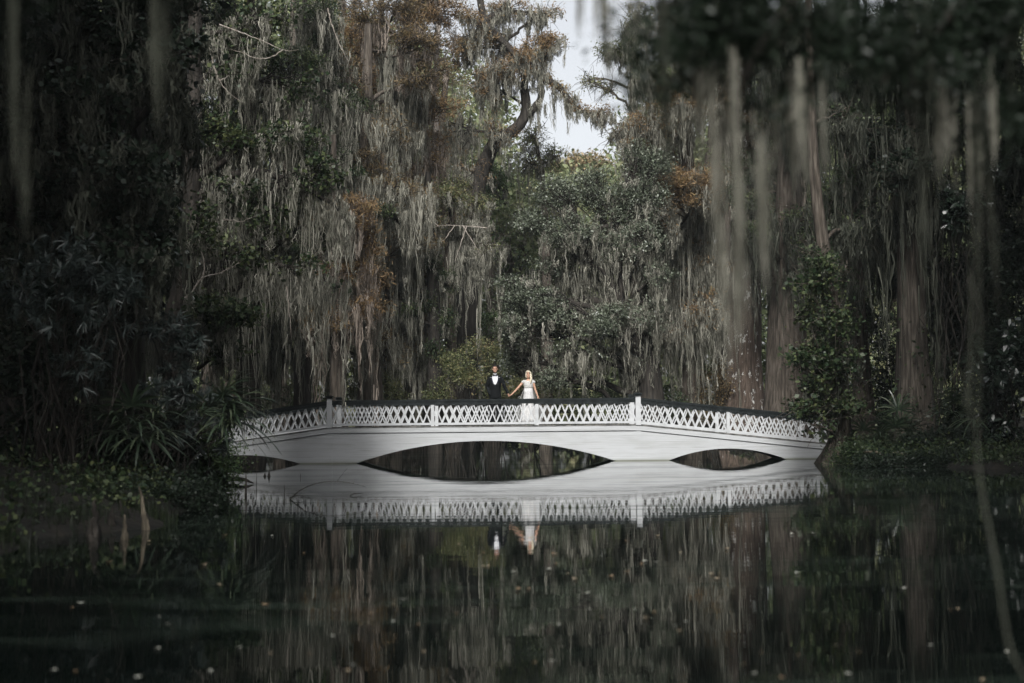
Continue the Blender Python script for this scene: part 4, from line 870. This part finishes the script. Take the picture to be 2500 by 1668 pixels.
# ------------------------------------------------------------------ the couple
M['skin_m'] = plain('skin', (.42, .25, .18), .55); M['skin_f'] = plain('fair_skin', (.50, .30, .21), .5)
M['beard'] = plain('short_beard', (.10, .06, .045), .8); M['lip'] = plain('lips', (.35, .10, .09), .4)
M['suit'] = plain('black_wool', (.006, .007, .008), .85, .15); M['satin'] = plain('navy_satin', (.008, .010, .02), .3, .5)
M['shirt'] = plain('white_shirt', (.72, .73, .76), .7); M['dark_hair'] = plain('dark_brown_hair', (.012, .009, .007), .6)
M['blond_hair'] = surf('pale_blond_hair', [(.40, .33, .22), (.62, .55, .42), (.72, .66, .54)], scale=30, mapscale=(3, 3, .3), rough=.5)
M['dress'] = surf('ivory_lace', [(.38, .375, .36), (.56, .555, .54)], scale=60, rough=.7, bump=.002)
M['skirt'] = plain('white_chiffon', (.54, .54, .54), .8)
M['beads'] = surf('silver_beading', [(.34, .33, .31), (.62, .61, .59)], scale=90, rough=.3)
M['shoe'] = plain('black_leather', (.008, .008, .008), .25, .5); M['eye'] = plain('eye_dark', (.02, .012, .01), .3)
def veil_mat():
    m, nt, n, o = new_mat('sheer_chiffon'); d = n.new('ShaderNodeBsdfDiffuse'); d.inputs[0].default_value = (.55, .55, .55, 1); t = n.new('ShaderNodeBsdfTransparent')
    s = n.new('ShaderNodeMixShader'); s.inputs[0].default_value = .5; nt.links.new(t.outputs[0], s.inputs[1]); nt.links.new(d.outputs[0], s.inputs[2]); nt.links.new(s.outputs[0], o.inputs[0]); return m
M['veil'] = veil_mat()
def rings(b, rows, n=24, fold=0, nf=9):
    """closed solid out of horizontal elliptic rings: rows (x, y, z, rx, ry)"""
    rows = [(*rows[0][:3], .001, .001)] + list(rows) + [(*rows[-1][:3], .001, .001)]
    rows = np.array(rows, float); th = np.linspace(0, 2 * np.pi, n, endpoint=False); k = len(rows)
    z0, z1 = rows[:, 2].min(), rows[:, 2].max(); f = 1 + fold * ((z1 - rows[:, 2]) / (z1 - z0))[:, None] * (np.cos(nf * th) + .5 * np.cos(5 * th + 1))[None]
    V = np.stack([rows[:, 0, None] + rows[:, 3, None] * np.cos(th) * f, rows[:, 1, None] + rows[:, 4, None] * np.sin(th) * f, rows[:, 2, None] + 0 * th], -1)
    idx = np.arange(k * n).reshape(k, n); b.add(V, np.stack([idx[:-1], np.roll(idx[:-1], -1, 1), np.roll(idx[1:], -1, 1), idx[1:]], -1))
def limb(b, pts, rad, n=12):
    pts = np.array(pts, float); rad = np.array(rad, float)
    q = smooth_path(np.hstack([pts, rad[:, None]]), max(6, 5 * (len(pts) - 1))); a = unit(q[0, :3] - q[1, :3]); c = unit(q[-1, :3] - q[-2, :3]); r0, r1 = q[0, 3], q[-1, 3]
    P_ = np.vstack([q[0, :3] + a * r0, q[0, :3] + a * r0 * .7, q[:, :3], q[-1, :3] + c * r1 * .7, q[-1, :3] + c * r1]); R_ = np.concatenate([[.0005, r0 * .7], q[:, 3], [r1 * .7, .0005]])
    tube(b, P_, R_, n)
def fuse(b, name, mats, parent, voxel=.007, cut=None, mat_at=None):
    """join overlapping closed solids into one continuous skin"""
    o = b.build('tmp', mats); md = o.modifiers.new('r', 'REMESH'); md.mode = 'VOXEL'; md.voxel_size = voxel; md.use_smooth_shade = True
    sm = o.modifiers.new('s', 'SMOOTH'); sm.factor = .5; sm.iterations = 2
    bpy.context.view_layer.update(); dg = bpy.context.evaluated_depsgraph_get()
    me = bpy.data.meshes.new_from_object(o.evaluated_get(dg)); me.name = name; bpy.data.objects.remove(o)
    me.materials.clear()
    for m in (mats if isinstance(mats, list) else [mats]): me.materials.append(m)
    if mat_at:
        for p in me.polygons: p.material_index = mat_at(*p.center)
    if cut:
        import bmesh
        bm_ = bmesh.new(); bm_.from_mesh(me); bmesh.ops.delete(bm_, geom=[f for f in bm_.faces if cut(*f.calc_center_median())], context='FACES'); bm_.to_mesh(me); bm_.free()
    for p in me.polygons: p.use_smooth = True
    q = bpy.data.objects.new(name, me); COL.objects.link(q); q.parent = parent; return q
def local(b, name, mat, parent, smooth=True):
    o = b.build(name, mat, None, smooth); o.parent = parent; return o
def face(root, z, y, mat_lip, s=1.0):
    for sx in (-1, 1):
        b = Buf(); limb(b, [(sx * .031 * s - .012, y + .004, z), (sx * .031 * s + .012, y + .004, z)], [.0048, .0048], 8); local(b, 'eye', M['eye'], root)
        b = Buf(); limb(b, [(sx * .031 * s - .018, y + .001, z + .022), (sx * .031 * s + .018, y + .003, z + .020)], [.0035, .0035], 6); local(b, 'eyebrow', M['beard'], root)
    b = Buf(); limb(b, [(-.02 * s, y + .004, z - .072), (.02 * s, y + .004, z - .072)], [.0042, .0042], 6); local(b, 'mouth', M[mat_lip], root)
def hand(b, w, palm, tips, thumb, r=.0095):
    """w wrist, palm centre, tips: four (knuckle, middle, tip) chains, thumb chain"""
    w = np.array(w); palm = np.array(palm); limb(b, [w, (w + palm) / 2, palm], [r * 2.5, r * 2.9, r * 2.7])
    for k, ch in enumerate(tips): limb(b, [palm] + list(ch), [r * 1.4, r * 1.05, r * .95, r * .8], 8)
    limb(b, thumb, [r * 1.5, r * 1.2, r * .95], 8)

PY = 44.2
# --- groom
gm = thing('person', 'man in a black tuxedo and bow tie standing on the bridge, holding a hand', 'person', (-.535, PY, DZ + .005))
b = Buf()
TOR = [(0, 0, .86, .15, .105), (0, 0, .98, .152, .105), (0, 0, 1.12, .145, .10), (0, 0, 1.28, .17, .112), (0, 0, 1.40, .185, .11), (0, .005, 1.48, .165, .09), (0, .01, 1.535, .075, .06)]
rings(b, TOR)
limb(b, [(0, .01, 1.5), (0, 0, 1.66)], [.056, .055])
rings(b, [(0, -.045, 1.607, .028, .03), (0, -.035, 1.62, .045, .055), (0, -.022, 1.65, .060, .075), (0, -.01, 1.70, .070, .090), (0, 0, 1.755, .075, .097), (0, .004, 1.805, .073, .094), (0, .008, 1.84, .058, .075), (0, .01, 1.86, .03, .04)])
limb(b, [(0, -.094, 1.765), (0, -.112, 1.722)], [.007, .012], 8)
for s in (-1, 1):
    limb(b, [(s * .076, .0, 1.755), (s * .078, .0, 1.72)], [.014, .010], 8)
    limb(b, [(s * .085, 0, .92), (s * .095, -.005, .50), (s * .10, .02, .09)], [.085, .055, .038])
    limb(b, [(s * .10, .03, .045), (s * .105, -.06, .04), (s * .11, -.15, .03)], [.04, .042, .03])
limb(b, [(.175, 0, 1.45), (.285, -.01, 1.20), (.395, -.02, .985)], [.055, .043, .03]); limb(b, [(-.175, 0, 1.45), (-.235, .03, 1.18), (-.15, -.04, .96)], [.055, .043, .03])
hand(b, (.395, -.02, .985), (.412, -.025, .935), [[(.408 + .004 * k, -.045 + .016 * k, .905), (.425 + .002 * k, -.05 + .017 * k, .878), (.448, -.05 + .017 * k, .872 + .004 * k)] for k in range(4)], [(.405, -.045, .955), (.43, -.058, .93), (.452, -.055, .915)], .0105)
hand(b, (-.15, -.04, .96), (-.12, -.05, .92), [[(-.105 - .014 * k, -.05, .895), (-.103 - .014 * k, -.05, .875), (-.102 - .013 * k, -.045, .868)] for k in range(4)], [(-.11, -.06, .93), (-.095, -.06, .915), (-.085, -.055, .90)])
fuse(b, 'body', [M['skin_m'], M['beard']], gm, .0065, mat_at=lambda x, y, z: 1 if (1.60 < z < 1.665 and y < .0 and not (abs(x) < .02 and z > 1.655)) or (1.66 < z < 1.70 and abs(x) > .055 and y < .02) else 0)
face(gm, 1.752, -.096, 'lip')
b = Buf(); rings(b, [(x, y - (.004 if z > .9 else 0), z, rx * 1.05 + .004, ry * 1.06 + .006) for x, y, z, rx, ry in TOR[1:]]); limb(b, [(0, .005, 1.50), (0, -.002, 1.585)], [.066, .064])
local(b, 'shirt', M['shirt'], gm)
def vee(z): return .0 if z < 1.255 else min(.086, .086 * math.sqrt(max(0, (z - 1.255) / .16)))
JK = [(0, 0, .85, .188, .135), (0, 0, .98, .18, .13), (0, 0, 1.12, .168, .122), (0, 0, 1.28, .19, .132), (0, 0, 1.40, .205, .13), (0, .005, 1.47, .19, .11), (0, .012, 1.53, .12, .085), (0, .02, 1.57, .085, .072)]
b = Buf(); rings(b, JK); 
limb(b, [(.175, 0, 1.452), (.25, -.005, 1.32), (.29, -.01, 1.20), (.39, -.02, 1.0)], [.073, .062, .056, .045]); limb(b, [(-.175, 0, 1.452), (-.225, .015, 1.30), (-.24, .03, 1.18), (-.155, -.05, .95)], [.073, .062, .056, .052])
fuse(b, 'jacket', M['suit'], gm, .007, cut=lambda x, y, z: (y < -.01 and z > 1.25 and abs(x) < vee(z)) or z > 1.585 or (z > 1.555 and y < .0))
def jfront(x, z):
    zs = [r[2] for r in JK]; rx = np.interp(z, zs, [r[3] for r in JK]); ry = np.interp(z, zs, [r[4] for r in JK]); return -ry * math.sqrt(max(.05, 1 - (x / rx) ** 2))
for s in (-1, 1):
    b = Buf(); V = []
    zz = np.linspace(1.25, 1.535, 14)
    for i, z in enumerate(zz):
        t = i / 13; x0 = vee(z) - .004; x1 = x0 + .008 + .042 * math.sin(math.pi * min(1, t * 1.1)) ** .7
        V += [(s * x0, jfront(x0, z) - .006, z), (s * x1, jfront(x1, z) - .010, z), (s * x1, jfront(x1, z) - .002, z), (s * x0, jfront(x0, z) + .002, z)]
    F = [];
    for i in range(13):
        for j in range(4): F.append((4 * i + j, 4 * i + (j + 1) % 4, 4 * i + 4 + (j + 1) % 4, 4 * i + 4 + j))
    b.add(V, F); local(b, 'lapel', M['satin'], gm, False)
b = Buf()
for s in (-1, 1): limb(b, [(s * .085, 0, .93), (s * .10, -.005, .50), (s * .105, .015, .07)], [.105, .082, .068])
rings(b, [(0, 0, .84, .165, .118), (0, 0, .97, .163, .118)]); fuse(b, 'trousers', M['suit'], gm, .009)
for s in (-1, 1):
    b = Buf(); limb(b, [(s * .10, .04, .045), (s * .105, -.07, .042), (s * .115, -.165, .032)], [.046, .048, .036]); local(b, 'shoe', M['shoe'], gm)
b = Buf(); y = -.100
for s in (-1, 1): b.hexa([(s * .008, y - .012, 1.547), (s * .062, y - .010, 1.530), (s * .062, y + .012, 1.530), (s * .008, y + .012, 1.547), (s * .008, y - .012, 1.565), (s * .062, y - .010, 1.590), (s * .062, y + .012, 1.590), (s * .008, y + .012, 1.565)])
b.box((-.012, y - .018, 1.543), (.012, y + .01, 1.570)); local(b, 'bow_tie', M['satin'], gm, False)
b = Buf(); rings(b, [(0, .03, 1.68, .070, .072), (0, .022, 1.74, .081, .09), (0, .012, 1.80, .082, .104), (0, .004, 1.845, .070, .092), (0, -.004, 1.872, .045, .062), (0, -.006, 1.885, .02, .03)])
fuse(b, 'hair', M['dark_hair'], gm, .006, cut=lambda x, y, z: y < -.045 and z < 1.822 or (y < -.01 and z < 1.765))
# --- bride
br = thing('person', 'blond woman in a long white lace wedding dress standing on the bridge', 'person', (.495, PY - .03, DZ + .005))
b = Buf()
TW = [(0, 0, .86, .15, .11), (0, 0, 1.0, .125, .095), (0, 0, 1.10, .11, .085), (0, -.005, 1.22, .13, .105), (0, 0, 1.32, .14, .088), (0, .005, 1.375, .12, .07), (0, .01, 1.41, .055, .05)]
rings(b, TW); limb(b, [(0, .01, 1.38), (0, 0, 1.51)], [.043, .043])
rings(b, [(0, -.040, 1.455, .022, .025), (0, -.032, 1.467, .038, .048), (0, -.018, 1.50, .054, .068), (0, -.008, 1.545, .063, .083), (0, 0, 1.59, .067, .088), (0, .004, 1.63, .064, .084), (0, .008, 1.66, .050, .066), (0, .01, 1.675, .025, .035)])
limb(b, [(0, -.086, 1.595), (0, -.101, 1.558)], [.006, .009], 8)
for s in (-1, 1):
    limb(b, [(s * .075, 0, .88), (s * .08, -.005, .47), (s * .085, .02, .09)], [.08, .05, .033]); limb(b, [(s * .085, .03, .045), (s * .09, -.06, .035), (s * .09, -.13, .025)], [.033, .034, .024])
limb(b, [(-.145, 0, 1.352), (-.335, -.01, 1.135), (-.505, -.02, .965)], [.043, .034, .022]); limb(b, [(.145, 0, 1.352), (.205, -.01, 1.12), (.29, -.04, .885)], [.043, .034, .022])
hand(b, (-.505, -.02, .965), (-.545, -.022, .93), [[(-.572, -.044 + .014 * k, .912 - .002 * k), (-.60, -.05 + .015 * k, .905 - .003 * k), (-.618, -.045 + .014 * k, .888)] for k in range(4)], [(-.545, -.04, .945), (-.575, -.055, .94), (-.598, -.058, .93)], .0085)
hand(b, (.29, -.04, .885), (.305, -.045, .842), [[(.305 + .012 * k, -.05, .812), (.31 + .012 * k, -.055, .785), (.308 + .012 * k, -.058, .76)] for k in range(4)], [(.295, -.06, .855), (.285, -.075, .83), (.285, -.08, .808)], .0085)
fuse(b, 'body', M['skin_f'], br, .006); face(br, 1.588, -.087, 'lip', .88)
b = Buf(); rings(b, [(x, y, z, rx * 1.06 + .006, ry * 1.06 + .006) for x, y, z, rx, ry in TW[2:6]] + [(0, .008, 1.405, .075, .06)])
for s in (-1, 1): limb(b, [(s * .115, .0, 1.365), (s * .172, -.002, 1.325)], [.048, .052])
fuse(b, 'bodice', M['dress'], br, .007, cut=lambda x, y, z: z > 1.40 or (z > 1.365 and abs(x) < .06 and y < 0))
b = Buf(); rings(b, [(0, -.003, 1.145, .136, .112), (0, -.003, 1.185, .139, .114)], 36); local(b, 'beaded_belt', M['dress'], br)
b = Buf(); rings(b, [(0, .005, .015, .30, .33), (0, .005, .15, .285, .30), (0, .003, .45, .235, .23), (0, 0, .80, .172, .155), (0, 0, 1.0, .148, .125), (0, 0, 1.15, .130, .108)], 72, .045, 11); local(b, 'skirt', M['skirt'], br)
b = Buf(); th = np.linspace(-.5, 3.3, 40); rows = [(1.34, .13, .12), (1.15, .15, .13), (1.0, .21, .16), (.80, .30, .22), (.4, .36, .32), (.02, .42, .42)]
V = np.array([[(math.cos(t) * rx * (1 + .04 * math.sin(9 * t)) + .02, math.sin(t) * ry * (1 + .05 * math.sin(9 * t + 1)) + .01, z) for t in th] for z, rx, ry in rows]); idx = np.arange(240).reshape(6, 40)
b.add(V, np.stack([idx[:-1, :-1], idx[:-1, 1:], idx[1:, 1:], idx[1:, :-1]], -1)); local(b, 'sheer_cape', M['veil'], br)
b = Buf(); rings(b, [(0, .03, 1.50, .06, .065), (0, .02, 1.56, .078, .085), (0, .01, 1.62, .080, .098), (0, .002, 1.665, .066, .086), (0, -.002, 1.69, .035, .05)])
limb(b, [(.058, -.04, 1.63), (.078, -.055, 1.54), (.085, -.07, 1.45), (.068, -.10, 1.36), (.06, -.115, 1.29)], [.03, .034, .036, .028, .012]); limb(b, [(-.06, -.02, 1.60), (-.068, -.015, 1.52), (-.062, -.01, 1.46)], [.024, .022, .012])
limb(b, [(.03, .06, 1.55), (.05, .08, 1.40), (.04, .085, 1.27)], [.06, .06, .03]); limb(b, [(-.03, -.05, 1.668), (.02, -.072, 1.655), (.06, -.06, 1.61), (.075, -.05, 1.55)], [.018, .022, .026, .024]); limb(b, [(.088, -.05, 1.50), (.10, -.06, 1.43), (.08, -.09, 1.37), (.088, -.10, 1.31)], [.022, .026, .022, .010])
fuse(b, 'hair', M['blond_hair'], br, .006, cut=lambda x, y, z: y < -.052 and z < 1.642 and abs(x + .01) < .052)
# ------------------------------------------------------------------ boughs close to the lens
def bough(name, label, limbs, leafspots, hanks, leafmat='dark_leaf', mossmat='moss_shaded', lsize=.04, vine=None, kd=.6):
    limbs = [[(q[0], q[1], q[2] * kd, q[3] * kd) for q in l] for l in limbs]; leafspots = [(q[0], q[1], q[2] * kd, q[3], q[4], q[5]) for q in leafspots]
    hanks = [(q[0], q[1], q[2] * kd, q[3], q[4], q[5], q[6] * kd) for q in hanks]
    if vine: vine = [(q[0], q[1], q[2] * kd, q[3] * kd) for q in vine]
    p0 = P(*limbs[0][0][:3]); root = thing(name, label, 'tree branch', p0); b = Buf()
    for lp in limbs:
        rows = [[*P(q[0], q[1], q[2]), q[3]] for q in lp]; q = smooth_path(rows, 16); tube(b, q[:, :3], q[:, 3], 8)
    b.build('branch', M['bark_dark'], root, smooth=True)
    bl = Buf()
    for (u, v, Y, ru, rv, n) in leafspots:
        sc = FPX / Y; c = P(u, v, Y); m = max(6, n // 130); sub = c + rng.normal(0, 1, (m, 3)) * np.array([ru / sc * .5, .2, rv / sc * .5])
        C = np.repeat(sub, int(1.7 * n / m), 0); C = C + rng.normal(0, 1, C.shape) * np.array([.07, .07, .05]); leaves(bl, C, lsize * .6, .42, .3, 0, .3)
    if bl.n: bl.build('foliage', M[leafmat], root)
    bm = Buf()
    for (u, v, Y, ru, L, n, wd) in hanks:
        sc = FPX / Y; A = P(u, v, Y) + rng.normal(0, 1, (n, 3)) * np.array([ru / sc * .5, .10, .03]); moss(bm, A, L / sc * rng.uniform(.45, 1.1, n), 34, 4, wd * .6, .014)
    if bm.n: bm.build('hanging_moss', M[mossmat], root)
    if vine:
        rows = [[*P(q[0], q[1], q[2]), q[3]] for q in vine]; q = smooth_path(rows, 30); bv = Buf(); tube(bv, q[:, :3], q[:, 3], 6); bv.build('trailing_vine', M['moss_shaded'], root)
    return root
bough('leafy_bough', 'dark out-of-focus bough filling the top right, pale moss hanging to mid-frame', 
      [[(2900, -500, 8.5, .12), (2400, -200, 8, .08), (1950, -60, 7.5, .05), (1600, 20, 7.2, .02)], [(2500, -240, 8, .06), (2300, 60, 7.8, .03), (2150, 200, 7.6, .015)], [(2000, -80, 7.5, .04), (1850, 120, 7.3, .02), (1800, 260, 7.2, .01)]],
      [(1710, 60, 7.2, 90, 80, 2000), (1640, 170, 7.0, 50, 50, 600), (1590, 215, 7.0, 40, 26, 160), (1850, 60, 7.5, 200, 90, 2800), (2100, 60, 7.6, 220, 100, 3200), (2350, 60, 8, 200, 100, 3600), (2000, 190, 7.4, 120, 50, 600), (2240, 200, 7.6, 100, 50, 700), (2440, 300, 8, 80, 110, 1100), (1850, 290, 7.2, 60, 40, 350), (1740, 130, 7.2, 60, 60, 600)],
      [(1800, 200, 7.0, 50, 380, 3, .008), (1822, 520, 6.9, 16, 370, 4, .009), (1776, 600, 6.9, 10, 260, 2, .008), (1850, 360, 6.9, 30, 300, 3, .008), (1740, 300, 6.9, 24, 260, 2, .008), (1930, 200, 7.2, 20, 330, 2, .008), (1990, 230, 7.4, 200, 170, 5, .008), (2300, 260, 7.8, 160, 160, 6, .01), (1690, 170, 7.1, 40, 240, 3, .01)],
      mossmat='moss', vine=[(2400, 200, 7.0, .0015), (2392, 700, 6.8, .0015), (2392, 900, 6.6, .002), (2385, 1060, 6.4, .0025), (2392, 1170, 6.2, .0055), (2415, 1290, 6, .005), (2436, 1400, 5.8, .0055), (2450, 1500, 5.6, .004), (2472, 1600, 5.5, .0045), (2530, 1690, 5.4, .003)])
bough('leafy_bough', 'dim out-of-focus moss tails on the right, the longest reaching down toward the water',
      [[(2700, -420, 8.5, .06), (2300, -160, 8, .03), (1560, -90, 7.2, .012)]], [],
      [(1605, -60, 7.0, 16, 720, 2, .008), (2235, -40, 7.6, 30, 720, 3, .008), (2390, 200, 7.6, 14, 700, 2, .006), (2470, -20, 8, 30, 380, 2, .006)])
bough('leafy_bough', 'blurred moss tails hanging at the top centre in front of the sky',
      [[(1750, -420, 9, .06), (1560, -160, 8.6, .03), (1420, -90, 8.5, .012)]], [], [(1480, -60, 8.5, 60, 110, 4, .006), (1483, -20, 8.5, 6, 125, 2, .007), (1405, -60, 8.6, 6, 170, 2, .005), (1535, -70, 8.6, 14, 150, 2, .006)], mossmat='moss')
bough('leafy_bough', 'blurred grey moss tails hanging down the left side close to the viewer',
      [[(-500, -400, 7, .1), (-50, -200, 7, .06), (420, -150, 7, .03), (560, -140, 7, .01)]], [(300, -120, 7, 250, 60, 2600), (0, -60, 7, 120, 100, 2000)],
      [(395, -100, 7, 16, 450, 2, .007), (45, -80, 6.6, 20, 520, 2, .006), (60, 200, 6.6, 14, 360, 1, .006)], mossmat='moss_shaded')

# slight distance haze, added mainly to lift and cool the dark tones
b = Buf(); b.box((-200, -60, -2.6), (200, 220, 34)); hz = b.build('haze', bpy.data.materials.new('thin_haze')); hm = hz.data.materials[0]; hm.use_nodes = True
hm.node_tree.nodes.clear(); ho = hm.node_tree.nodes.new('ShaderNodeOutputMaterial'); pv = hm.node_tree.nodes.new('ShaderNodeVolumePrincipled')
pv.inputs['Density'].default_value = .00028; pv.inputs['Color'].default_value = (.80, .90, .95, 1); pv.inputs['Anisotropy'].default_value = 0
hm.node_tree.links.new(pv.outputs[0], ho.inputs['Volume']); tag(hz, 'thin haze added over the pond and woods to lift the dark tones', 'haze', kind='stuff')
S.cycles.volume_bounces = 0
